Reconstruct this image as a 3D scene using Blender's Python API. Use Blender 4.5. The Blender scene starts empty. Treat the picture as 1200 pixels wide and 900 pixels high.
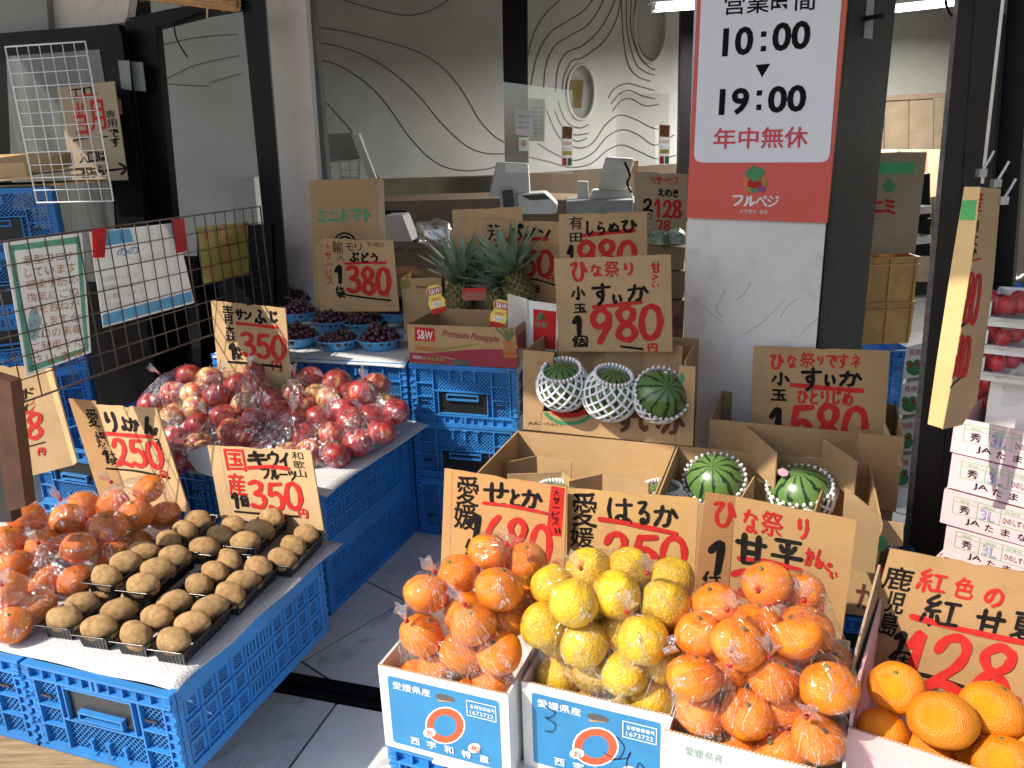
import bpy, bmesh, math, random
from mathutils import Vector, Matrix, noise
from mathutils.bvhtree import BVHTree
from mathutils.geometry import tessellate_polygon
random.seed(7)
S = bpy.context.scene
C = S.collection
rad = math.radians

# ------------------------------------------------------------------ camera
F = 917.4; PITCH = rad(16.903); ROLL = rad(-1.944); H = 1.276
fw = Vector((0, math.cos(PITCH), -math.sin(PITCH)))
_u = Vector((1, 0, 0)).cross(fw)
RX = Vector((1, 0, 0)) * math.cos(ROLL) + _u * math.sin(ROLL)
UP = -Vector((1, 0, 0)) * math.sin(ROLL) + _u * math.cos(ROLL)
EYE = Vector((0, 0, H))
cd = bpy.data.cameras.new('camera'); cam = bpy.data.objects.new('camera', cd); C.objects.link(cam)
cam.matrix_world = Matrix((( RX.x, UP.x, -fw.x, 0), (RX.y, UP.y, -fw.y, 0), (RX.z, UP.z, -fw.z, H), (0, 0, 0, 1)))
cd.sensor_width = 36; cd.lens = 36 * F / 1200; cd.clip_start = .02; cd.clip_end = 500
S.camera = cam

# ------------------------------------------------------------------ light
TH = rad(20)
E_ = Vector((math.cos(TH), -math.sin(TH), 0)); N_ = Vector((math.sin(TH), math.cos(TH), 0)); Z_ = Vector((0, 0, 1))
SUN = (E_ * .52 + N_ * .50 - Z_ * .70).normalized()      # the way sunlight travels
el = math.asin(-SUN.z); az = math.atan2(-SUN.x, -SUN.y)    # azimuth of the sun from +Y, clockwise
w = bpy.data.worlds.new('World'); S.world = w; w.use_nodes = True
nt = w.node_tree; bg = nt.nodes['Background']
sky = nt.nodes.new('ShaderNodeTexSky'); sky.sky_type = 'NISHITA'; sky.sun_disc = False
sky.sun_elevation = el; sky.sun_rotation = az; sky.air_density = 1.0; sky.dust_density = 2.0
nt.links.new(sky.outputs[0], bg.inputs[0]); bg.inputs[1].default_value = .14
ld = bpy.data.lights.new('sun', 'SUN'); ld.energy = 4.3; ld.angle = rad(.5); ld.color = (1, .90, .75)
sun = bpy.data.objects.new('sun', ld); C.objects.link(sun)
sun.rotation_euler = SUN.to_track_quat('-Z', 'Y').to_euler(); sun.location = (-3, -3, 6)
S.view_settings.view_transform = 'Standard'; S.view_settings.look = 'None'
S.view_settings.exposure = .64; S.view_settings.gamma = 1
S.cycles.max_bounces = 8; S.cycles.transparent_max_bounces = 24; S.cycles.caustics_reflective = False
S.cycles.caustics_refractive = False; S.cycles.sample_clamp_indirect = 4; S.cycles.use_denoising = True

# ------------------------------------------------------------------ geometry helpers
def ray(px, py): return RX * ((px - 600) / F) + UP * ((450 - py) / F) + fw
def P(px, py, z=0.):                       # the point of a level surface seen there
    d = ray(px, py); t = (z - H) / d.z; q = EYE + d * t; q.z = z; return q
def PY(px, py, y):
    d = ray(px, py); return EYE + d * (y / d.y)
class Plane:
    def __init__(s, p, rot=20., lean=0.):  # faces the street; lean tips its top away
        s.p = Vector(p); a = rad(rot); l = rad(lean)
        s.e = Vector((math.cos(a), -math.sin(a), 0)); n0 = Vector((math.sin(a), math.cos(a), 0))
        s.up = Z_ * math.cos(l) + n0 * math.sin(l); s.n = s.e.cross(s.up) * 1.0
        if s.n.dot(n0) > 0: s.n = -s.n
    def hit(s, px, py, lift=0.):
        d = ray(px, py); t = (s.p - EYE).dot(s.n) / d.dot(s.n)
        return EYE + d * t + s.n * lift
def project(p):
    q = Vector(p) - EYE; z = q.dot(fw); return 600 + F * q.dot(RX) / z, 450 - F * q.dot(UP) / z

class MB:
    def __init__(s): s.v = []; s.f = []; s.sm = False
    def add(s, vs, fs):
        b = len(s.v); s.v += [tuple(v) for v in vs]; s.f += [tuple(i + b for i in f) for f in fs]; return s
    def box(s, o, a, b, c):                # corner and three edges
        o, a, b, c = Vector(o), Vector(a), Vector(b), Vector(c)
        if a.cross(b).dot(c) < 0: a, b = b, a
        return s.add([o, o+a, o+a+b, o+b, o+c, o+a+c, o+a+b+c, o+b+c],
                     [(0,3,2,1), (4,5,6,7), (0,1,5,4), (1,2,6,5), (2,3,7,6), (3,0,4,7)])
    def bx(s, x0, y0, z0, x1, y1, z1): return s.box((x0, y0, z0), (x1-x0, 0, 0), (0, y1-y0, 0), (0, 0, z1-z0))
    def prism(s, pts, d):                  # polygon extruded by d
        pts = [Vector(p) for p in pts]; d = Vector(d); n = len(pts)
        nn = Vector((0, 0, 0))
        for i in range(n): nn += pts[i].cross(pts[(i+1) % n])
        if nn.dot(d) > 0: pts.reverse()
        t = tessellate_polygon([pts])
        fs = []
        for a, b, c in t:
            if (pts[b]-pts[a]).cross(pts[c]-pts[a]).dot(d) > 0: a, c = c, a
            fs += [(a, b, c), (c+n, b+n, a+n)]
        for i in range(n): j = (i+1) % n; fs.append((i, i+n, j+n, j))
        return s.add(pts + [p + d for p in pts], fs)
    def tube(s, pts, r, k=6, cap=True):
        pts = [Vector(p) for p in pts]; rings = []; n = len(pts)
        rr = r if isinstance(r, (list, tuple)) else [r]*n
        prev = None
        for i, p in enumerate(pts):
            t = (pts[min(i+1, n-1)] - pts[max(i-1, 0)]).normalized()
            if prev is None:
                a = t.cross(Z_ if abs(t.z) < .9 else Vector((1, 0, 0))).normalized()
            else: a = (prev - t * prev.dot(t)).normalized()
            prev = a; b = t.cross(a)
            rings.append([p + (a*math.cos(2*math.pi*j/k) + b*math.sin(2*math.pi*j/k))*rr[i] for j in range(k)])
        fs = []
        for i in range(n-1):
            for j in range(k): fs.append((i*k+j, i*k+(j+1) % k, (i+1)*k+(j+1) % k, (i+1)*k+j))
        if cap: fs += [tuple(range(k))[::-1], tuple((n-1)*k+j for j in range(k))]
        return s.add([q for r_ in rings for q in r_], fs)
    def lathe(s, prof, k=24, o=(0, 0, 0), ax=None):
        ax = ax or Matrix.Identity(3); o = Vector(o)
        vs = [o + ax @ Vector((r*math.cos(2*math.pi*j/k), r*math.sin(2*math.pi*j/k), z)) for r, z in prof for j in range(k)]
        fs = [(i*k+j, i*k+(j+1) % k, (i+1)*k+(j+1) % k, (i+1)*k+j) for i in range(len(prof)-1) for j in range(k)]
        return s.add(vs, fs)
def place(o, parent):
    C.objects.link(o)
    if parent is not None: o.parent = parent
def origin(o):
    p = Vector((0, 0, 0))
    while o is not None: p += o.location; o = o.parent
    return p
def obj(name, mb, m, parent=None, loc=None, smooth=False, local=False):
    me = bpy.data.meshes.new(name)
    base = Vector((0, 0, 0)) if local else (origin(parent) if parent is not None else Vector(loc) if loc is not None else Vector((0, 0, 0)))
    me.from_pydata([(v[0]-base.x, v[1]-base.y, v[2]-base.z) for v in mb.v], [], mb.f)
    me.materials.append(m)
    if smooth or mb.sm: me.polygons.foreach_set('use_smooth', [True]*len(me.polygons))
    me.update()
    o = bpy.data.objects.new(name, me); place(o, parent)
    if parent is None and not local: o.location = base
    return o
def tag(o, label=None, cat=None, group=None, kind=None):
    if label: o['label'] = label
    if cat: o['category'] = cat
    if group: o['group'] = group
    if kind: o['kind'] = kind
    return o
def thing(name, label, cat, loc=(0, 0, 0), rot=0, group=None):
    o = bpy.data.objects.new(name, None); C.objects.link(o); o.location = loc; o.rotation_euler = (0, 0, -rad(rot)); o.empty_display_size = .05
    return tag(o, label, cat, group)
def copy_thing(root, loc, rotz, label, group=None):
    r = root.copy(); C.objects.link(r); r.location = loc; r.rotation_euler = (0, 0, rotz); r['label'] = label
    if group: r['group'] = group
    for ch in root.children:
        c = ch.copy(); C.objects.link(c); c.parent = r
        for g in ch.children:
            d = g.copy(); C.objects.link(d); d.parent = c
    return r
def soften(o, wd=.0015, seg=2):
    m = o.modifiers.new('bevel', 'BEVEL'); m.width = wd; m.segments = seg; m.limit_method = 'ANGLE'; return o

# ------------------------------------------------------------------ materials
def mat(name, col, rough=.7, var=.12, scale=8., bump=.0, bscale=60., metal=0., spec=.5, col2=None, stretch=(1, 1, 1), trans=0., subs=0., coat=0., dirt=0., bdist=.003, disto=0.):
    m = bpy.data.materials.new(name); m.use_nodes = True; n = m.node_tree.nodes; L = m.node_tree.links
    b = n['Principled BSDF']; b.inputs['Roughness'].default_value = rough; b.inputs['Metallic'].default_value = metal
    b.inputs['Specular IOR Level'].default_value = spec
    if coat: b.inputs['Coat Weight'].default_value = coat; b.inputs['Coat Roughness'].default_value = .15
    if subs:
        b.inputs['Subsurface Weight'].default_value = subs; b.inputs['Subsurface Radius'].default_value = (1, .5, .2); b.inputs['Subsurface Scale'].default_value = .01
    tc = n.new('ShaderNodeTexCoord'); oi = n.new('ShaderNodeObjectInfo'); mp = n.new('ShaderNodeMapping'); mp.inputs['Scale'].default_value = stretch
    mul = n.new('ShaderNodeVectorMath'); mul.operation = 'MULTIPLY_ADD'; mul.inputs[1].default_value = (17, 31, 23)
    L.new(oi.outputs['Random'], mul.inputs[0]); L.new(tc.outputs['Object'], mul.inputs[2]); L.new(mul.outputs[0], mp.inputs[0])
    no = n.new('ShaderNodeTexNoise'); no.inputs['Scale'].default_value = scale; no.inputs['Detail'].default_value = 6; no.inputs['Roughness'].default_value = .6
    L.new(mp.outputs[0], no.inputs[0])
    mr = n.new('ShaderNodeValToRGB'); c2 = col2 or tuple(max(0, c*(1-var*2)) for c in col)
    mr.color_ramp.elements[0].position = .35; mr.color_ramp.elements[1].position = .65
    mr.color_ramp.elements[0].color = (*c2, 1); mr.color_ramp.elements[1].color = (*col, 1)
    L.new(no.outputs[0], mr.inputs[0]); last = mr.outputs[0]
    if dirt:
        d = n.new('ShaderNodeTexNoise'); d.inputs['Scale'].default_value = scale*3.3; d.inputs['Detail'].default_value = 8; d.inputs['Distortion'].default_value = 1.2
        L.new(mp.outputs[0], d.inputs[0])
        dr = n.new('ShaderNodeMapRange'); dr.inputs[1].default_value = .56; dr.inputs[2].default_value = .72; dr.inputs[4].default_value = dirt
        L.new(d.outputs[0], dr.inputs[0])
        mx = n.new('ShaderNodeMixRGB'); mx.inputs[2].default_value = (.06, .05, .04, 1); L.new(dr.outputs[0], mx.inputs[0]); L.new(last, mx.inputs[1]); last = mx.outputs[0]
    hv = n.new('ShaderNodeHueSaturation'); rv = n.new('ShaderNodeMapRange'); rv.inputs[3].default_value = .86; rv.inputs[4].default_value = 1.10; L.new(oi.outputs['Random'], rv.inputs[0]); L.new(rv.outputs[0], hv.inputs['Value'])
    L.new(last, hv.inputs['Color']); L.new(hv.outputs[0], b.inputs['Base Color'])
    if bump:
        n2 = n.new('ShaderNodeTexNoise'); n2.inputs['Scale'].default_value = bscale; n2.inputs['Detail'].default_value = 5; L.new(mp.outputs[0], n2.inputs[0])
        bp = n.new('ShaderNodeBump'); bp.inputs['Strength'].default_value = bump; bp.inputs['Distance'].default_value = bdist
        L.new(n2.outputs[0], bp.inputs['Height']); L.new(bp.outputs[0], b.inputs['Normal'])
    m['b'] = 1
    return m
def cardboard(name, col):
    m = mat(name, col, .85, .09, 4, spec=.2, dirt=.14); n = m.node_tree.nodes; L = m.node_tree.links; b = n['Principled BSDF']
    tc = n.new('ShaderNodeTexCoord'); wv = n.new('ShaderNodeTexWave'); wv.bands_direction = 'Z'; wv.inputs['Scale'].default_value = 55; wv.inputs['Distortion'].default_value = .6
    L.new(tc.outputs['Object'], wv.inputs[0]); n2 = n.new('ShaderNodeTexNoise'); n2.inputs['Scale'].default_value = 25; n2.inputs['Detail'].default_value = 6; L.new(tc.outputs['Object'], n2.inputs[0])
    ad = n.new('ShaderNodeMath'); ad.operation = 'MULTIPLY_ADD'; ad.inputs[1].default_value = .16; L.new(wv.outputs[1], ad.inputs[0]); L.new(n2.outputs[0], ad.inputs[2])
    bp = n.new('ShaderNodeBump'); bp.inputs['Strength'].default_value = .32; bp.inputs['Distance'].default_value = .0025
    L.new(ad.outputs[0], bp.inputs['Height']); L.new(bp.outputs[0], b.inputs['Normal']); return m
KRAFT = cardboard('kraft_cardboard', (.46, .30, .15)); KRAFT2 = cardboard('pale_kraft_cardboard', (.47, .315, .165)); KRAFT3 = cardboard('grey_kraft_cardboard', (.42, .32, .21))
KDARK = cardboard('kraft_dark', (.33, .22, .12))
WBOX = mat('white_carton', (.74, .72, .68), .7, .05, 6, .2, 90); PBOX = mat('pink_carton', (.72, .46, .46), .7, .06, 6, .2, 90)
BLUEP = mat('blue_print', (.03, .22, .46), .55, .08, 12, .12, 90)
CRATE = mat('blue_plastic', (.024, .22, .60), .48, .16, 5, .25, 25, col2=(.03, .17, .44), dirt=.30); BLACKP = mat('black_plastic', (.012, .012, .013), .35, .1)
YCR = mat('mustard_plastic', (.62, .33, .085), .5, .16, 6, .1, 40, dirt=.25)
INKB = mat('black_marker', (.016, .014, .014), .85, .25, 40, spec=.12); INKR = mat('red_marker', (.50, .022, .018), .7, .16, 40, spec=.25, col2=(.40, .015, .013)); INKG = mat('green_print', (.05, .25, .10), .6, .1, 40)
INKW = mat('white_print', (.78, .78, .78), .6, .03); INKBR = mat('brown_print', (.10, .035, .02), .6, .1); INKO = mat('orange_print', (.62, .17, .03), .6, .1); INKP = mat('pale_blue_stamp', (.38, .42, .62), .7, .25, 60)
REDS = mat('sign_red', (.56, .065, .045), .45, .03, 3); SIGNW = mat('sign_white', (.66, .66, .72), .4, .02, 3)
DIGB = mat('sign_black', (.008, .008, .009), .8, .02, spec=.12); PINKR = mat('sign_crimson', (.55, .02, .045), .45, .02)
WHITEW = mat('white_plaster', (.74, .73, .72), .9, .06, 3, .5, 30, dirt=.14); PINKW = mat('cream_plaster', (.74, .65, .58), .9, .05, 3, .6, 26, dirt=.12)
GWALL = mat('grey_plaster', (.70, .70, .66), .9, .07, 3, .3, 60); GROOVE = mat('groove_shade_and_dark_grey', (.11, .105, .10), .9, .1)  # dark grey for painted groove and hand-hole shade, dark strips and print
DWALL = mat('dim_wall', (.30, .29, .27), .9, .08, 3); BLK = mat('black_paint', (.006, .006, .007), .45, .3, 14, .3, 30, spec=.14); RUST = mat('worn_black_steel', (.016, .012, .011), .6, .3, 30, .5, 60, spec=.2, col2=(.012, .011, .012), stretch=(1, 1, .3), dirt=0)
ROUGHB = mat('black_roughcast', (.035, .036, .039), .55, .35, 60, 1.0, 130, spec=.3); ALU = mat('aluminium', (.42, .40, .38), .35, .1, 30, metal=.8)
TILE = mat('slate_tile', (.72, .73, .72), .5, .10, 3, .6, 9, col2=(.56, .57, .58), dirt=.35); GROUT = mat('dark_grout', (.055, .055, .055), .9, .1)
CLOTH = mat('white_foam_sheet', (.60, .60, .62), .75, .08, 90, .9, 200, subs=.0); PAPERW = mat('white_paper', (.74, .74, .74), .8, .03)
WIREW = mat('white_wire', (.70, .70, .68), .4, .05); WIREB = mat('dark_wire', (.09, .06, .045), .45, .2, 30); WOOD = mat('pallet_wood', (.38, .26, .14), .85, .25, 10, .4, 60, stretch=(1, 8, 8), dirt=.4)
BROWN = mat('rusty_brown_steel', (.12, .045, .022), .55, .25, 12, .3, 60)
FOAM = mat('white_foam_net', (.86, .86, .88), .6, .02); BOWL = mat('light_blue_plastic', (.10, .38, .72), .32, .05)
GREYP = mat('pale_grey_plastic', (.52, .52, .50), .45, .05); GREYD = mat('grey_cabinet', (.20, .21, .21), .5, .08); GREEN = mat('green_tape', (.05, .34, .12), .6, .08); SCREEN = mat('dark_screen', (.03, .045, .06), .1, .05)
YELP = mat('yellow_paper', (.52, .45, .14), .8, .06); RTAPE = mat('red_tape', (.60, .012, .03), .4, .05); LBLU = mat('light_blue_paper', (.16, .46, .72), .8, .04); MINT = mat('mint_paper', (.20, .55, .42), .8, .1, 20)
TAPE = mat('brown_tape', (.42, .24, .09), .3, .05); STEM = mat('green_stem', (.13, .16, .05), .6, .2, 40); BROWND = mat('brown_board', (.17, .12, .08), .7, .1)
BERRY = mat('grape_skin', (.13, .04, .065), .34, .4, 70, .1, 120, col2=(.03, .012, .024)); REDBAG = mat('red_tie', (.50, .01, .03), .4, .05)
STRAW = mat('bamboo_blind', (.42, .22, .08), .7, .2, 60)
def translucent(m, amt):
    n = m.node_tree.nodes; L = m.node_tree.links; b = n['Principled BSDF']; t = n.new('ShaderNodeBsdfTranslucent'); mx = n.new('ShaderNodeMixShader'); mx.inputs[0].default_value = amt
    s = b.inputs['Base Color'].links[0].from_socket; L.new(s, t.inputs[0]); L.new(b.outputs[0], mx.inputs[1]); L.new(t.outputs[0], mx.inputs[2]); L.new(mx.outputs[0], n['Material Output'].inputs[0]); return m
for q in (PAPERW, LBLU, MINT, YELP, RTAPE): translucent(q, .5)
def citrus(name, c, c2, bs=16, st=.30):
    m = mat(name, c, .38, .1, 1.6, st, bs, col2=c2, subs=.08, bdist=.05); return m
ORANGE = citrus('orange_peel', (.84, .235, .004), (.76, .165, .003)); IYO = citrus('iyokan_peel', (.82, .215, .008), (.72, .145, .006)); LEMON = citrus('yellow_peel', (.74, .45, .02), (.62, .36, .015), 8, .28); BIGO = citrus('coarse_orange_peel', (.82, .28, .006), (.74, .22, .005), 22, .45)
def apple_mat(nm, sh):
    m = mat(nm, (.42, .035, .03), .32, .1, 1.5, .0, col2=(.66, .44, .16), coat=.1); n = m.node_tree.nodes
    r = [q for q in n if q.bl_idname == 'ShaderNodeValToRGB'][0].color_ramp
    r.elements[0].position = .36+sh; r.elements[1].position = .52+sh
    e = r.elements.new(.44+sh); e.color = (.58, .18, .09, 1); e2 = r.elements.new(.70+sh); e2.color = (.27, .018, .028, 1)
    mp = [q for q in n if q.bl_idname == 'ShaderNodeMapping'][0]; mp.inputs['Scale'].default_value = (1.6, 1.6, .5); return m
APPLES = [apple_mat('apple_skin_mottled', 0), apple_mat('apple_skin_red', -.10), apple_mat('apple_skin_pale', .08)]
KIWI = mat('kiwi_skin', (.54, .345, .16), .75, .2, 2.2, .5, 45, col2=(.32, .185, .08), spec=.25, bdist=.04)
def melon_mat():
    m = mat('watermelon_rind', (.1, .2, .04), .28, .1, 12, coat=.2); n = m.node_tree.nodes; L = m.node_tree.links; b = n['Principled BSDF']
    tc = n.new('ShaderNodeTexCoord'); sp = n.new('ShaderNodeSeparateXYZ'); L.new(tc.outputs['Object'], sp.inputs[0])
    at = n.new('ShaderNodeMath'); at.operation = 'ARCTAN2'; L.new(sp.outputs[1], at.inputs[0]); L.new(sp.outputs[0], at.inputs[1])
    no = n.new('ShaderNodeTexNoise'); no.inputs['Scale'].default_value = 3.2; no.inputs['Detail'].default_value = 5; L.new(tc.outputs['Object'], no.inputs[0])
    a = n.new('ShaderNodeMath'); a.operation = 'MULTIPLY_ADD'; a.inputs[1].default_value = 11.; L.new(at.outputs[0], a.inputs[0])
    ns = n.new('ShaderNodeMath'); ns.operation = 'MULTIPLY'; ns.inputs[1].default_value = 6.5; L.new(no.outputs[0], ns.inputs[0]); L.new(ns.outputs[0], a.inputs[2])
    si = n.new('ShaderNodeMath'); si.operation = 'SINE'; L.new(a.outputs[0], si.inputs[0])
    r = n.new('ShaderNodeValToRGB'); r.color_ramp.elements[0].position = .48; r.color_ramp.elements[1].position = .8
    r.color_ramp.elements[0].color = (.10, .19, .05, 1); r.color_ramp.elements[1].color = (.010, .032, .012, 1); L.new(si.outputs[0], r.inputs[0]); L.new(r.outputs[0], b.inputs['Base Color']); return m
MELON = melon_mat()
PINE = mat('pineapple_skin', (.26, .20, .05), .6, .3, 30, .5, 120, col2=(.06, .085, .03)); LEAF = mat('pineapple_leaf', (.38, .46, .34), .5, .3, 3, .2, 80, col2=(.19, .27, .17), stretch=(1, 1, .3))
def film_mat(name='clear_plastic_film', base=.010, edge=.30, bst=.75, sc=15, streak=.50):
    m = bpy.data.materials.new(name); m.use_nodes = True; n = m.node_tree.nodes; L = m.node_tree.links; n.remove(n['Principled BSDF'])
    fo = n.new('ShaderNodeAttribute'); fo.attribute_name = 'fold'
    t = n.new('ShaderNodeBsdfTransparent'); t.inputs[0].default_value = (.96, .96, .97, 1); g = n.new('ShaderNodeBsdfGlossy'); g.inputs['Roughness'].default_value = .07; g.inputs[0].default_value = (1, 1, 1, 1)
    d = n.new('ShaderNodeBsdfDiffuse'); d.inputs[0].default_value = (.8, .8, .84, 1)
    tc = n.new('ShaderNodeTexCoord'); no = n.new('ShaderNodeTexNoise'); no.inputs['Scale'].default_value = sc; no.inputs['Detail'].default_value = 3; no.inputs['Distortion'].default_value = 1.5; L.new(tc.outputs['Object'], no.inputs[0])
    ab = n.new('ShaderNodeMath'); ab.operation = 'SUBTRACT'; ab.inputs[1].default_value = .5; L.new(no.outputs[0], ab.inputs[0]); a2 = n.new('ShaderNodeMath'); a2.operation = 'ABSOLUTE'; L.new(ab.outputs[0], a2.inputs[0])
    bp = n.new('ShaderNodeBump'); bp.inputs['Strength'].default_value = bst; bp.inputs['Distance'].default_value = .012; f2 = n.new('ShaderNodeTexNoise'); f2.inputs['Scale'].default_value = 4.; f2.inputs['Detail'].default_value = 2; L.new(fo.outputs['Vector'], f2.inputs[0])
    ah = n.new('ShaderNodeMath'); ah.operation = 'MULTIPLY_ADD'; ah.inputs[1].default_value = 1.2; L.new(f2.outputs[0], ah.inputs[0]); L.new(a2.outputs[0], ah.inputs[2]); L.new(ah.outputs[0], bp.inputs['Height'])
    L.new(bp.outputs[0], g.inputs['Normal']); lw = n.new('ShaderNodeLayerWeight'); lw.inputs[0].default_value = .28; L.new(bp.outputs[0], lw.inputs['Normal'])
    mr = n.new('ShaderNodeMapRange'); mr.inputs[3].default_value = base; mr.inputs[4].default_value = edge; L.new(lw.outputs['Facing'], mr.inputs[0])
    s2 = n.new('ShaderNodeTexNoise'); s2.inputs['Scale'].default_value = 3.4; s2.inputs['Detail'].default_value = 2; s2.inputs['Distortion'].default_value = .3; L.new(fo.outputs['Vector'], s2.inputs[0])
    s3 = n.new('ShaderNodeMath'); s3.operation = 'SUBTRACT'; s3.inputs[1].default_value = .52; L.new(s2.outputs[0], s3.inputs[0]); s4 = n.new('ShaderNodeMath'); s4.operation = 'ABSOLUTE'; L.new(s3.outputs[0], s4.inputs[0])
    s5 = n.new('ShaderNodeMapRange'); s5.inputs[1].default_value = 0; s5.inputs[2].default_value = .022; s5.inputs[3].default_value = streak; s5.inputs[4].default_value = 0; L.new(s4.outputs[0], s5.inputs[0])
    s6 = n.new('ShaderNodeMath'); s6.operation = 'MAXIMUM'; L.new(mr.outputs[0], s6.inputs[0]); L.new(s5.outputs[0], s6.inputs[1]); mr = s6
    dm = n.new('ShaderNodeMixShader'); dm.inputs[0].default_value = .04; L.new(g.outputs[0], dm.inputs[1]); L.new(d.outputs[0], dm.inputs[2])
    mx = n.new('ShaderNodeMixShader'); L.new(mr.outputs[0], mx.inputs[0]); L.new(t.outputs[0], mx.inputs[1]); L.new(dm.outputs[0], mx.inputs[2]); L.new(mx.outputs[0], n['Material Output'].inputs[0]); return m
FILM = film_mat(); FILMA = film_mat('hazy_plastic_film', .05, .36, .8, 22, streak=.6); ACRYL = film_mat('acrylic_sheet', .10, .3, .0, streak=0.); TRAYM = mat('black_tray_plastic', (.014, .014, .015), .22, .1, coat=.3)

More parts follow.
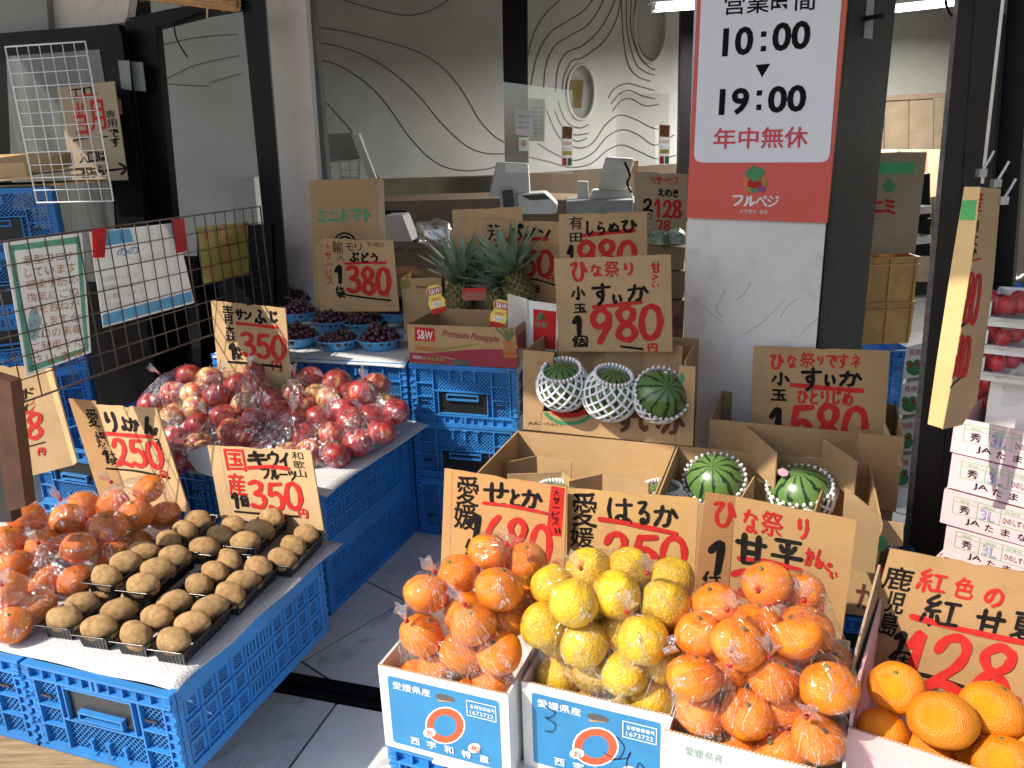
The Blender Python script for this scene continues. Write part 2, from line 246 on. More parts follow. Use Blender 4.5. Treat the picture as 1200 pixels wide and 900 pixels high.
# ------------------------------------------------------------------ lettering
GL = {
'0': [[(60,4),(30,12),(10,45),(14,80),(40,98),(75,85),(92,50),(82,15),(55,4)]], '1': [[(18,32),(58,4),(54,98)]],
'2': [[(12,30),(30,8),(62,4),(80,22),(70,50),(35,78),(8,95),(45,88),(94,97)]], '3': [[(15,12),(50,4),(80,14),(72,36),(40,47),(82,56),(88,80),(58,97),(10,90)]],
'5': [[(30,6),(22,45),(55,38),(85,55),(80,85),(45,98),(8,88)],[(28,8),(90,4)]], '6': [[(70,2),(35,25),(12,65),(30,95),(65,95),(88,70),(65,48),(30,58),(15,75)]],
'7': [[(10,10),(85,6),(50,98)]], '8': [[(84,14),(50,2),(18,18),(32,42),(76,62),(84,84),(50,98),(14,84),(26,60),(72,38),(84,16)]],
'9': [[(84,22),(55,3),(20,14),(12,38),(38,54),(74,42),(84,18),(76,52),(36,98)]],
'す': [[(5,20),(95,16)],[(58,2),(58,55),(42,62),(30,48),(42,36),(56,44),(58,62),(50,82),(32,98)]],
'い': [[(14,15),(14,60),(28,88),(38,72)],[(72,20),(86,45),(88,68)]], 'か': [[(8,32),(60,26),(66,45),(58,85),(42,92)],[(38,5),(30,50),(8,92)],[(76,18),(94,50)]],
'は': [[(14,8),(8,50),(16,92)],[(38,30),(94,26)],[(68,6),(70,75),(55,92),(38,84),(48,70),(70,76),(94,94)]],
'る': [[(22,10),(74,8),(30,55),(60,42),(88,58),(84,84),(55,96),(40,84),(56,74),(66,88)]], 'せ': [[(4,42),(96,34)],[(70,8),(70,55),(58,62)],[(32,14),(34,80),(50,92),(86,88)]],
'と': [[(32,6),(42,42)],[(82,28),(35,55),(28,80),(50,92),(88,88)]], 'よ': [[(55,6),(58,76),(40,92),(20,82),(34,68),(60,76),(90,94)],[(58,30),(88,26)]],
'ん': [[(52,4),(10,92),(36,52),(52,60),(54,88),(72,90),(92,62)]], 'り': [[(22,10),(22,52),(32,42)],[(72,6),(76,50),(64,82),(44,96)]], 'し': [[(26,6),(24,70),(44,92),(82,70)]],
'ら': [[(36,4),(60,14)],[(30,26),(26,60),(60,46),(84,62),(72,86),(36,96)]], 'ぬ': [[(18,20),(40,78)],[(56,10),(30,85),(10,70),(30,34),(70,28),(90,55),(80,86),(58,84),(72,72),(96,92)]],
'ひ': [[(6,22),(40,16),(18,55),(28,88),(58,90),(74,60),(68,14),(78,30),(96,54)]], 'な': [[(8,24),(52,20)],[(34,4),(10,56)],[(66,22),(86,36)],[(62,42),(64,80),(46,94),(30,84),(44,72),(84,92)]],
'パ': [[(32,30),(22,60),(6,86)],[(58,26),(80,60),(90,84)],[(82,2),(94,12),(82,22),(72,12),(82,2)]], 'イ': [[(82,6),(50,42),(10,62)],[(54,40),(54,96)]], 'ン': [[(12,20),(34,36)],[(12,88),(60,66),(92,22)]],
'ぶ': [[(38,4),(60,16)],[(52,30),(40,48),(60,72),(44,92),(30,84)],[(16,66),(6,88)],[(76,58),(94,82)],[(78,8),(86,20)],[(90,2),(98,14)]],
'ふ': [[(38,4),(60,16)],[(52,30),(40,48),(60,72),(44,92),(30,84)],[(16,66),(6,88)],[(76,58),(94,82)]], 'ど': [[(32,6),(42,42)],[(72,28),(35,55),(28,80),(50,92),(88,88)],[(76,6),(84,18)],[(88,0),(96,12)]],
'う': [[(36,4),(62,14)],[(18,40),(56,28),(80,44),(70,78),(38,98)]], 'キ': [[(14,30),(84,22)],[(6,62),(94,52)],[(42,2),(60,98)]], 'ウ': [[(50,2),(50,20)],[(12,48),(12,24),(88,20),(76,64),(36,98)]],
'サ': [[(4,34),(96,30)],[(30,8),(32,62)],[(70,4),(70,50),(60,78),(36,98)]], 'フ': [[(10,16),(88,14),(66,64),(24,94)]], 'ル': [[(30,16),(28,56),(8,92)],[(60,10),(60,88),(94,58)]], 'ー': [[(6,50),(94,48)]],
'ツ': [[(10,24),(22,48)],[(42,16),(52,40)],[(88,18),(70,64),(30,96)]], 'ミ': [[(20,14),(80,24)],[(22,44),(76,54)],[(14,74),(84,92)]], 'ニ': [[(20,28),(80,26)],[(6,80),(94,78)]], 'ト': [[(36,4),(36,96)],[(36,38),(80,60)]],
'マ': [[(8,18),(92,16),(70,48),(48,70)],[(34,56),(66,92)]], 'じ': [[(26,6),(24,70),(44,92),(82,70)],[(58,14),(66,28)],[(76,6),(84,20)]], 'め': [[(22,20),(44,80)],[(64,8),(36,86),(12,74),(30,36),(72,32),(92,58),(82,84),(60,96)]],
'で': [[(8,20),(90,14),(56,36),(46,64),(60,88),(82,94)],[(76,38),(84,50)],[(90,32),(98,44)]], 'ネ': [[(40,4),(52,14)],[(14,28),(76,26),(48,54),(10,74)],[(50,50),(50,98)],[(64,58),(86,74)]],
'小': [[(52,4),(52,90),(38,84)],[(24,34),(8,70)],[(76,30),(94,64)]], '玉': [[(14,12),(86,10)],[(18,48),(82,46)],[(6,92),(94,90)],[(50,12),(50,90)],[(68,60),(80,74)]],
'円': [[(14,96),(14,10),(86,10),(86,94),(72,92)],[(50,12),(50,50)],[(16,52),(84,52)]], '甘': [[(4,30),(96,28)],[(26,4),(28,92)],[(74,4),(74,92)],[(28,58),(74,58)],[(28,92),(76,92)]],
'平': [[(12,12),(88,10)],[(28,28),(36,44)],[(74,26),(62,44)],[(4,60),(96,58)],[(50,12),(50,98)]], 'の': [[(52,14),(36,70),(16,76),(8,50),(30,20),(64,12),(92,38),(86,76),(54,96)]],
'紅': [[(34,2),(10,26),(36,32)],[(42,22),(10,52),(46,50)],[(28,54),(28,98)],[(10,66),(4,88)],[(42,66),(48,84)],[(56,22),(94,20)],[(75,22),(75,84)],[(52,88),(98,86)]],
'個': [[(26,4),(6,40)],[(18,28),(18,98)],[(36,96),(36,14),(94,14),(94,96)],[(36,94),(94,94)],[(48,36),(82,36)],[(65,22),(65,56)],[(52,56),(52,80),(78,80),(78,56),(52,56)]],
'袋': [[(22,4),(4,36)],[(16,24),(16,50)],[(34,26),(80,20)],[(54,4),(66,36),(84,48)],[(6,60),(94,56)],[(44,60),(10,86)],[(40,72),(34,98),(60,88)],[(80,66),(50,76),(92,98)]],
'ヨ': [[(10,14),(88,12),(86,94),(10,96)],[(16,54),(84,52)]], 'ペ': [[(4,62),(34,30),(60,54),(94,80)],[(78,14),(90,24),(78,34),(68,24),(78,14)]], 'え': [[(40,2),(58,12)],[(22,32),(72,30),(12,92),(46,60),(62,88),(92,90)]],
'き': [[(18,22),(80,16)],[(14,44),(84,36)],[(44,2),(70,60)],[(24,68),(36,92),(74,92)]], 'ぺ': [[(4,62),(34,30),(60,54),(94,80)],[(78,14),(90,24),(78,34),(68,24),(78,14)]],
'→': [[(0,50),(98,50)],[(70,12),(98,50),(70,88)]], '~': [[(0,50),(25,30),(50,55),(75,60),(100,40)]], '-': [[(0,50),(50,52),(100,48)]], '▾': [[(0,0),(100,0),(50,100),(0,0)]],
}
def spline(pts, n=6):
    if len(pts) < 3: return [tuple(a+(b-a)*i/4 for a, b in zip(pts[0], pts[1])) for i in range(5)]
    out = []; q = [pts[0]] + list(pts) + [pts[-1]]
    for i in range(1, len(q)-2):
        p0, p1, p2, p3 = q[i-1:i+3]
        for k in range(n):
            t = k/n
            out.append(tuple(.5*((2*b)+(c-a)*t+(2*a-5*b+4*c-d)*t*t+(3*b-a-3*c+d)*t**3) for a, b, c, d in zip(p0, p1, p2, p3)))
    out.append(pts[-1]); return out
class Ink:                                  # marker strokes and print on one flat surface
    def __init__(s, plane, sx=0., ly=0.): s.pl = plane; s.sx = sx; s.ly = ly; s.m = {}; s.k = 0; s.sd = {}
    def mb(s, mt): return s.m.setdefault(mt.name, (mt, MB()))[1]
    def stroke(s, pts, wd, mt, sm=True):    # pts in picture pixels
        pts = spline(pts) if sm else [tuple(p) for p in pts]
        n = len(pts); L = []; R = []; lift = .0005 + (s.k % 14)*.00012; s.k += 1
        ph = random.uniform(0, 9)
        for i, p in enumerate(pts):
            a = pts[max(i-1, 0)]; b = pts[min(i+1, n-1)]; dx, dy = b[0]-a[0], b[1]-a[1]; l = math.hypot(dx, dy) or 1
            if wd >= 2.: hw = wd*.5*(1+.10*math.sin(ph+i*.9))*(1+.28*abs(dx/l)*0+ .22*abs(dy/l)-.1)
            else: hw = wd*.5
            nx, ny = -dy/l*hw, dx/l*hw; li = lift+.00002*i
            L.append(s.pl.hit(p[0]+nx, p[1]+ny, li)); R.append(s.pl.hit(p[0]-nx, p[1]-ny, li))
        m = s.mb(mt); m.add(L+R, [(i, i+1, n+i+1, n+i) for i in range(n-1)])
        for e, (p, q) in enumerate(((pts[0], pts[1]), (pts[-1], pts[-2]))):
            a0 = math.atan2(p[1]-q[1], p[0]-q[0]); li = lift+.00002*(n*e)+.00001
            m.add([s.pl.hit(p[0]+wd*.46*math.cos(a0+t), p[1]+wd*.46*math.sin(a0+t), li) for t in (-1.57, -.9, -.3, .3, .9, 1.57)], [(0, 1, 2, 3, 4, 5)])
    def glyphs(s, text, x, y, w_, h_, mt, wd, vert=False, gap=1.):
        n = len(text)
        for i, ch in enumerate(text):
            if ch == ' ': continue
            cw, chh = (w_, h_/n) if vert else (w_/n, h_)
            ox, oy = (0, i*h_/n) if vert else (i*w_/n, 0)
            j = random.uniform(-.03, .03)
            if ch in GL:
                for st in GL[ch]:
                    s.stroke([s.loc(x, y, ox+cw*(gap*a/100+(1-gap)/2), oy+chh*(b/100*(.94 if vert else 1)+j)) for a, b in st], wd, mt)
            else:
                sh = max(0, wd-1.2)*.26
                for dx, dy in (((0, 0),) if sh < .12 else ((-sh, 0), (sh, 0), (0, -sh), (0, sh))): s.font(ch, x+dx, y+dy, cw*.96, chh*(.9 if vert else 1), mt, off=0., ox=ox, oy=oy, rough=.018)
    def loc(s, x, y, a, b): return (x + a + s.ly*b, y + b + s.sx*a)
    cache = {}
    @classmethod
    def mesh2d(c, text, off):
        off = round(min(off, .03), 4)
        if (text, off) in c.cache: return c.cache[text, off]
        cu = bpy.data.curves.new('t', 'FONT'); cu.body = text; cu.offset = off; cu.resolution_u = 3
        o = bpy.data.objects.new('t', cu); C.objects.link(o); dg = bpy.context.evaluated_depsgraph_get(); dg.update()
        me = bpy.data.meshes.new_from_object(o.evaluated_get(dg)); v = [tuple(q.co[:2]) for q in me.vertices]; f = [tuple(p.vertices) for p in me.polygons]
        bpy.data.objects.remove(o); bpy.data.curves.remove(cu); bpy.data.meshes.remove(me)
        c.cache[text, off] = (v, f); return v, f
    def font(s, text, x, y, w_, h_, mt, off=.0, ox=0, oy=0, rough=0., italic=0.):
        v, f = s.mesh2d(text, off)
        if not v: return
        x0, x1 = min(a for a, b in v), max(a for a, b in v); y0, y1 = min(b for a, b in v), max(b for a, b in v)
        dx, dy = max(x1-x0, 1e-4), max(y1-y0, 1e-4); s.k += 1; li = .0006 + (s.k % 14)*.00012; sd = random.uniform(0, 50); vs = []
        if rough: sd = s.sd.setdefault((text, round(w_)), sd)
        for a, b in v:
            u, q = (a-x0)/dx, (y1-b)/dy
            if rough: u += rough*1.6*noise.noise((u*5+sd, q*5, 0)); q += rough*1.6*noise.noise((u*5, q*5+sd, 3))
            X, Y = s.loc(x, y, ox+u*w_+italic*(1-q)*h_, oy+q*h_); vs.append(s.pl.hit(X, Y, li))
        s.mb(mt).add(vs, f)
    def poly(s, pts, mt, lift=None):
        s.k += 1; li = lift or .0004; s.mb(mt).add(*_flat([s.pl.hit(*p, li) for p in pts]))
    def disc(s, cx, cy, rx, ry, mt, lift=.0005, k=20, r0=0.):
        if r0:
            vs = [s.pl.hit(cx+rx*q*math.cos(t*2*math.pi/k), cy+ry*q*math.sin(t*2*math.pi/k), lift) for q in (1, r0) for t in range(k)]
            s.mb(mt).add(vs, [(i, (i+1) % k, k+(i+1) % k, k+i) for i in range(k)])
        else: s.mb(mt).add([s.pl.hit(cx+rx*math.cos(t*2*math.pi/k), cy+ry*math.sin(t*2*math.pi/k), lift) for t in range(k)], [tuple(range(k))])
    def done(s, parent, name='lettering'):
        for nm, (mt, m) in s.m.items():
            word = 'red_' if mt in (INKR, PINKR) else 'black_' if mt in (INKB, DIGB) else ''
            obj(word + name, m, mt, parent)
def _flat(pts):
    t = tessellate_polygon([[Vector(p) for p in pts]]); return pts, [tuple(q) for q in t]

def slab(name, px, plane, thick, m, parent=None, bev=0., label=None, cat=None, group=None, kind=None, lift=0.):
    pts = [plane.hit(x, y, lift) for x, y in px]
    mb = MB().prism(pts, -plane.n*thick)
    c = sum(pts, Vector((0, 0, 0)))/len(pts); c.z = min(p.z for p in pts)
    o = obj(name, mb, m, parent, loc=None if parent is not None else c)
    if bev: soften(o, bev)
    tag(o, label, cat, group, kind); return o
# ------------------------------------------------------------------ ground and floor
g = MB().bx(-90, -90, -.06, 90, 90, -.012); ground = tag(obj('ground', g, mat('street_concrete', (.27, .27, .26), .9, .1, .8, .3, 8, dirt=.3)), kind='structure')
floor = tag(obj('shop_floor', MB().bx(-3.2, -1.5, -.012, 3.4, 8.5, -.004), GROUT), kind='structure')
RAILP = P(342, 794, 0); rail_n = Vector((math.sin(rad(17)), math.cos(rad(17)), 0)); rail_e = Vector((rail_n.y, -rail_n.x, 0))
def clip_poly(poly, p0, n):                     # keep the side where (p-p0).n > 0
    out = []
    for i in range(len(poly)):
        a, b = poly[i], poly[(i+1) % len(poly)]; da, db = (a-p0).dot(n), (b-p0).dot(n)
        if da > 0: out.append(a)
        if da*db < 0: out.append(a + (b-a)*(da/(da-db)))
    return out
def tiles(o, ang, sz, cond, clip, rng):
    a = Vector((math.cos(rad(ang)), math.sin(rad(ang)), 0)); b = Vector((-a.y, a.x, 0)); gp = .0035
    for i in range(*rng):
        for j in range(*rng):
            c = o + a*(i+.5)*sz + b*(j+.5)*sz
            if not cond(c): continue
            q = [o+a*(i*sz+gp)+b*(j*sz+gp), o+a*((i+1)*sz-gp)+b*(j*sz+gp), o+a*((i+1)*sz-gp)+b*((j+1)*sz-gp), o+a*(i*sz+gp)+b*((j+1)*sz-gp)]
            q = clip_poly(q, *clip)
            if len(q) < 3: continue
            q = [Vector((p.x, p.y, -.004)) for p in q]
            t = obj('floor_tile', MB().prism(q, (0, 0, .004)), TILE, floor); t.location.z = random.uniform(-.0006, .0006)
tiles(P(475, 704, 0), -41.3+90*0, .362, lambda c: -2.6 < c.x < 2 and 1.2 < c.y < 4.6, (RAILP + rail_n*.02, rail_n), (-9, 10))
tiles(P(401, 815, 0), -17, .45, lambda c: -2.2 < c.x < 1.6 and -.3 < c.y < 2.2, (RAILP - rail_n*.06, -rail_n), (-7, 7))
r = thing('threshold_rail', 'black metal sliding door rail set in the floor between blue crates and fruit boxes', 'door rail', RAILP)
for a in (0, .028): obj('rail_bar', MB().box(RAILP - rail_e*1.9 - rail_n*(.055-a) - Z_*.003, rail_e*3.6, rail_n*.014, Z_*.012), BLK, r)
obj('rail_bed', MB().box(RAILP - rail_e*1.9 - rail_n*.058 - Z_*.004, rail_e*3.6, rail_n*.074, Z_*.006), BLK, r)

# ------------------------------------------------------------------ the shop's shell
WY = 6.5; BW = Plane((0, WY, 0), 4)
def wall(name, px, plane, thick, m, label, holes=()):
    o = slab(name, px, plane, thick, m, kind='structure'); o['label'] = label; return o
shell = [('ceiling', (-3.2, 2.9, 2.46), (3.6, 8.4, 2.56)), ('side_wall', (-3.3, 3.3, 0), (-3.2, 8.4, 2.5)), ('side_wall', (3.5, 1.9, 0), (3.6, 8.4, 2.5)), ('rear_wall', (-3.2, 8.3, 0), (3.5, 8.4, 2.5))]
for nm, a, b in shell: tag(obj(nm, MB().bx(*a, *b), DWALL), kind='structure')
# back wall with wavy grooves painted as dark shade ribbons and two oval niches
bw = slab('wavy_groove_wall', [(330, -60), (596, -60), (812, -60), (812, 191), (622, 204), (596, 205), (330, 214)], BW, .13, GWALL, kind='structure')
def oval(cx, cy, rx, ry, dep):
    k = 40; a = [BW.hit(cx+rx*math.cos(t*2*math.pi/k), cy+ry*math.sin(t*2*math.pi/k), .03) for t in range(k)]
    c = obj('niche_cutter', MB().prism(a, -BW.n*(dep+.03)), DWALL)
    md = bw.modifiers.new('niche', 'BOOLEAN'); md.object = c; md.operation = 'DIFFERENCE'; md.solver = 'EXACT'
    dg = bpy.context.evaluated_depsgraph_get(); me = bpy.data.meshes.new_from_object(bw.evaluated_get(dg)); bw.modifiers.clear(); bw.data = me
    bpy.data.objects.remove(c)
    # raised rim
    ring = [BW.hit(cx+(rx+1.5)*math.cos(t*2*math.pi/k), cy+(ry+1.5)*math.sin(t*2*math.pi/k), .002) for t in range(k+1)]
    obj('niche_rim', MB().tube(ring, .012, 6, False), GWALL, bw, smooth=True)
oval(681, 108, 14.5, 31, .10); oval(762, 30, 17, 42, .10)
bw['label'] = 'pale grey wall with wavy engraved grooves and two oval niches'
grooves = [  # measured centre lines
 [(402,0),(440,11),(475,18),(500,14),(520,4),(528,-4)], [(371,32),(400,36),(430,43),(460,51),(490,61),(515,76),(535,97),(550,120),(562,141),(580,160),(594,168)],
 [(372,50),(395,54),(425,64),(450,78),(475,97),(495,117),(512,138),(530,157),(550,173),(572,180),(594,180)], [(374,71),(390,74),(415,87),(440,107),(460,132),(478,158),(500,182),(520,195),(545,200),(570,198),(582,195)],
 [(377,115),(395,134),(412,154),(425,180),(445,210)],
 [(618,68),(624,44),(636,20),(658,-2)], [(622,100),(630,64),(645,38),(665,25),(685,12),(697,-4)], [(637,104),(640,76),(650,54),(668,42),(688,30),(700,14),(709,-4)],
 [(651,108),(654,80),(664,62),(682,54),(700,38),(714,16),(722,-4)], [(659,108),(661,90),(670,72),(682,68),(694,60),(708,48),(722,24),(728,-4)], [(663,112),(664,96),(672,80),(684,76)],
 [(728,-4),(730,40),(736,75),(748,90),(762,95)], [(734,-4),(735,36),(744,72),(756,84),(767,88)], [(740,-4),(739,34),(749,66),(760,78),(768,82)], [(745,-4),(743,34),(752,60),(762,70),(767,74)],
 [(713,115),(720,104),(735,98),(752,102),(767,106)], [(716,122),(726,110),(738,106),(752,112),(768,116)], [(718,130),(728,118),(740,116),(756,124),(772,122)],
 [(640,128),(655,160),(676,173),(694,168),(710,146),(726,135),(745,140),(765,150),(784,152)], [(630,168),(650,180),(672,188),(694,180),(712,160),(730,152),(748,158),(768,170),(790,158)],
 [(620,184),(645,190),(668,196),(692,192),(712,176),(730,170),(750,178),(770,186),(792,182)], [(654,118),(660,136),(668,146),(680,150),(690,146)], [(650,130),(660,150),(674,158),(690,156)], [(660,150),(674,165),(688,162)]]
gm = MB()
for gl in grooves:
    pts = spline(gl, 7); L = []; R_ = []; n = len(pts)
    for i, p in enumerate(pts):
        a, b = pts[max(i-1, 0)], pts[min(i+1, n-1)]; dx, dy = b[0]-a[0], b[1]-a[1]; l = math.hypot(dx, dy) or 1; hw = .62
        L.append(BW.hit(p[0]-dy/l*hw, p[1]+dx/l*hw, .003)); R_.append(BW.hit(p[0]+dy/l*hw, p[1]-dx/l*hw, .003))
    gm = MB(); gm.add(L+R_, [(i, i+1, n+i+1, n+i) for i in range(n-1)]); obj('groove_shade', gm, GROOVE, bw)  # flat dark ribbon in place of the shade inside a groove
pp = Plane(BW.hit(681, 120, -.085), 4)
po = thing('niche_poster', 'small dark red poster with a yellow ticket shape in the lower oval niche', 'poster', pp.hit(676, 130))
def pslab(name, px, pl, m, parent, th=.004, lift=0.): return slab(name, px, pl, th, m, parent, lift=lift)
pslab('sheet', [(668, 92), (686, 91), (681, 136), (667, 136)], pp, PAPERW, po); pslab('picture', [(668, 94), (684, 94), (681, 127), (667, 126)], pp, KDARK, po, .002, .003); pslab('ticket', [(669, 108), (679, 102), (679, 112), (671, 118)], pp, YELP, po, .002, .006)
# wainscot below, dark
wl = slab('wainscot', [(330, 213.6), (596, 204.6), (812, 190.6), (812, 330), (330, 340)], Plane((0, WY-.03, 0), 4), .1, BROWND, kind='structure')
# dark wall and counter on the left of it
slab('olive_partition', [(420, 212), (591, 206), (591, 229), (420, 237)], Plane((0, 5.4, 0), 4), .05, mat('olive_board', (.25, .23, .15), .7), label='olive board partition under the wavy wall behind the tomato carton', cat='partition')

def post(name, px, y, th, m, label, cat='post', rot=20, lean=0): return slab(name, px, Plane((0, 0, 0) if y is None else y, rot, lean), th, m, bev=.002, label=label, cat=cat)
# facade posts and pillars
FP = Plane(PY(325, 225, 2.93), 20)
post('door_post', [(275, -80), (303, -80), (337, 348), (318, 360)], PY(325, 225, 3.2), .015, BLK, 'glossy black door post left of the cream plaster pillar')
wp = slab('plaster_pillar', [(296, -80), (356, -80), (391, 480), (348, 480)], Plane(PY(340, 225, 3.4), 20), .02, PINKW, label='cream plaster pillar behind the grape bowls with a dark edge strip', cat='pillar', bev=.004)
slab('edge_strip', [(357.5, -80), (360, -80), (384, 210), (395, 400), (391, 400)], Plane(PY(340, 225, 3.395), 20), .03, GROOVE, wp)
slab('side_face', [(352, -80), (357, -80), (391, 400), (386, 400)], Plane(PY(340, 225, 3.397), 20), .01, GREYP, wp)
post('mid_post', [(587, -80), (617, -80), (619, 215), (592, 215)], PY(600, 100, 5.2), .1, BLK, 'black column in front of the wavy grooved wall', rot=4)
post('mid_post', [(800, -80), (836, -80), (830, 260), (794, 260)], PY(815, 100, 5.6), .1, BLK, 'black column between the wavy wall and the opening hours sign', rot=4)
# sign pillar : four-cornered footprint
A_ = P(800, 430, .5); A_ = PY(800, 430, 2.44); A_.z = 0
SP = Plane(A_, 37)
Bp = SP.hit(968, 260); Bp.z = 0; c4 = Vector((.62, .785, 0)); Cp = Bp + c4*.52; Dp = A_ + c4*.52
pil = thing('sign_pillar', 'white painted pillar with scratches carrying the red opening hours sign', 'pillar', A_)
obj('front_face', MB().prism([A_, Bp, Bp+SP.n*-.02, A_+SP.n*-.02], (0, 0, 2.5)), WHITEW, pil)
obj('roughcast_side', MB().prism([Bp+SP.n*-.021+Vector((.003, 0, 0)), Cp, Dp, A_+SP.n*-.021], (0, 0, 2.5)), ROUGHB, pil)
obj('corner_trim', MB().box(Bp+Vector((.002, .0, 0)), c4*.035, Vector((.004, -.002, 0)), Z_*2.5), BLK, pil)
for s_ in [[(850, 340), (840, 360), (846, 372)], [(868, 395), (900, 372), (918, 352)], [(915, 372), (922, 360), (935, 350)], [(938, 392), (950, 380), (960, 372)], [(812, 350), (840, 372), (848, 378)], [(880, 330), (872, 345), (862, 352)]]:
    ik = Ink(SP); ik.stroke(s_, .7, mat('scratch', (.38, .37, .36), .9)); ik.done(pil, 'scratch')

# ------------------------------------------------------------------ opening hours sign
SG = Plane(A_ + SP.n*.012, 37)
sg = thing('opening_hours_sign', 'red and white opening hours board fixed to the white pillar', 'sign', SG.hit(805, 255))
slab('board', [(820.5, -60), (999, -60), (969.5, 261), (805, 255)], SG, .008, REDS, sg, lift=.004)
def rrect(q, r, k=5):                     # rounded quad in pixels (clockwise from top left)
    out = []; n = 4
    for i in range(4):
        p, a, b = Vector((*q[i], 0)), Vector((*q[i-1], 0)), Vector((*q[(i+1) % 4], 0)); u, v = (a-p).normalized()*r, (b-p).normalized()*r
        for j in range(k+1):
            t = j/k; w2 = (p+u)*(1-t)**2 + p*2*t*(1-t) + (p+v)*t*t; out.append((w2.x, w2.y))
    return out
slab('white_panel', rrect([(825, -50), (991, -50), (972.5, 190), (814, 190.5)], 11), SG, .002, SIGNW, sg, lift=.0065)
class Lift(Plane):
    def __init__(s, p, d): s.__dict__.update(p.__dict__); s.p = p.p + p.n*d
ik = Ink(Lift(SG, .0066), -.06, -.06)
ik.font('営業時間', 850, -6, 106, 24, DIGB, .012)
ik.sx = -.085; ik.font('10', 848, 33, 36, 34, DIGB, .03); ik.font('00', 906, 27, 45, 34, DIGB, .03); ik.poly([(892,37),(898.5,36.5),(898,43),(891.5,43.5)], DIGB); ik.poly([(892,54),(898,53.5),(897.5,60),(891,60.5)], DIGB)
ik.sx = 0; ik.poly([(885.5,76),(903,74.5),(893,91)], DIGB)
ik.sx = -.05; ik.font('19', 844, 104, 35, 32, DIGB, .03); ik.font('00', 901, 101, 45, 32, DIGB, .03); ik.poly([(887,106),(893.5,105.7),(892.8,112),(886.5,112.3)], DIGB); ik.poly([(886.5,122.5),(892.5,122.2),(892,129),(886,129.3)], DIGB)
ik.sx = -.02; ik.font('年中無休', 837, 150, 111, 25, PINKR, .013)
ik.done(sg)
ik = Ink(Lift(SG, .0045), .03, -.06); ik.glyphs('フルベジ', 858, 228, 56, 13, INKW, 2.6, gap=.9); ik.sx = .03; ik.font('大子愛付  本店', 867, 245, 33, 5, INKW); ik.done(sg, 'white_lettering')
# vegetable basket emblem
em = Ink(Lift(SG, .0045))
for cx, cy, r_, mt in [(878, 203, 5, INKG), (884, 200, 6.5, INKG), (891, 202, 5.5, INKG), (885, 207, 7, INKG)]: em.disc(cx, cy, r_, r_*.9, mt, .0006 + em.k*.0001); em.k += 1
for cx, cy, a, b, mt in [(874, 213, 3, 6, INKO), (880, 216, 4, 5, INKR), (888, 217, 5, 5.5, INKR), (896, 213, 3, 6, YELP), (878, 222, 4, 3, YELP), (893, 221, 4, 4, mat('purple_print', (.2, .03, .2), .5)), (885, 223, 4, 3, INKG)]: em.disc(cx, cy, a, b, mt, .0012 + em.k*.0001); em.k += 1
em.done(sg, 'vegetable_emblem')
# bits on the roughcast side
cable = slab('side_notice', [(1014, -30), (1026, -30), (1022, 46), (1011, 44)], Plane(Bp+c4*.2, 37), .002, PAPERW, label='narrow white strip notice on the black roughcast pillar side', cat='notice')
slab('pillar_bracket', [(1012, 19), (1035, 15.5), (1035, 20), (1012, 24)], Plane(Bp+c4*.2+SP.n*.03, 37), .02, BLK, label='short black bracket on the roughcast pillar side', cat='bracket')

# ------------------------------------------------------------------ black steel column at the right with a hanging card
c0 = PY(1075, 400, 1.92); RC = Plane(c0, 40)
col = thing('steel_column', 'worn black steel column with rust patches right of the pillar', 'column', (c0.x, c0.y, 0))
slab('outer_channel', [(1129, -60), (1146, -60), (1088, 790), (1066, 790), (1060, 700)], RC, .05, RUST, col)
slab('inner_flange', [(1124, -60), (1129.5, -60), (1061, 700), (1058, 640)], Plane(c0 + Vector((0, .012, 0)), 40), .04, mat('worn_grey_steel', (.13, .12, .11), .5, .3, 30, .3, 60), col)
slab('front_channel', [(1146.5, -60), (1181, -60), (1137, 560), (1110, 800), (1088.5, 800)], Plane(c0 - Vector((0, .01, 0)), 40), .05, RUST, col)
slab('edge_highlight', [(1180, -60), (1184, -60), (1153, 215), (1149, 215)], Plane(c0 - Vector((0, .012, 0)), 40), .04, ALU, col)  # bright strip painted in as the highlight along the column edge
slab('black_channel', [(1182, -60), (1215, -60), (1180, 420), (1140, 520), (1148, 215)], Plane(c0 + Vector((.03, .08, 0)), 40), .05, BLK, col)  # flat black sheet behind the column
hc = PY(1135, 350, 1.45); HP = Plane(hc, 78)
hs = thing('hanging_price_card', 'tall cardboard price card with sunlit edge and green band clipped to the steel column', 'price sign', HP.hit(1100, 500))
def ext(px, y0, d, m, nm):               # card face lying nearly along the line of sight
    pass
card_e = Plane(hc, 30)
slab('card_edge_flap', [(1130, 219), (1149, 219), (1140, 300), (1118, 430), (1104, 502), (1087, 497), (1098, 420), (1115, 310)], card_e, .004, mat('sunlit_kraft_edge', (.66, .45, .20), .85, .06, 12, .2, 60), hs)  # kraft colour lightened to imitate sunlight on this flap
slab('green_band', [(1127, 235), (1144.5, 234.5), (1142, 258), (1124.5, 257.5)], card_e, .001, mat('bright_green_tape', (.10, .48, .13), .6), hs, lift=.0015)
cf = Plane(card_e.hit(1106, 440)+Vector((0, .010, 0)), -36)
slab('card_face', [(1150, 219.5), (1173, 221), (1164, 330), (1145, 470), (1128, 498), (1105, 503), (1119, 430), (1141, 300)], cf, .004, KRAFT2, hs)
ik = Ink(cf, 0, -.12)
ik.glyphs('産', 1143, 225, 10, 24, INKR, 2.4); ik.glyphs('極よか', 1138, 258, 10, 46, INKB, 1.8, vert=True); ik.stroke([(1136, 306), (1148, 303)], 2, INKR); ik.glyphs('380', 1127, 318, 24, 62, INKR, 3.2)
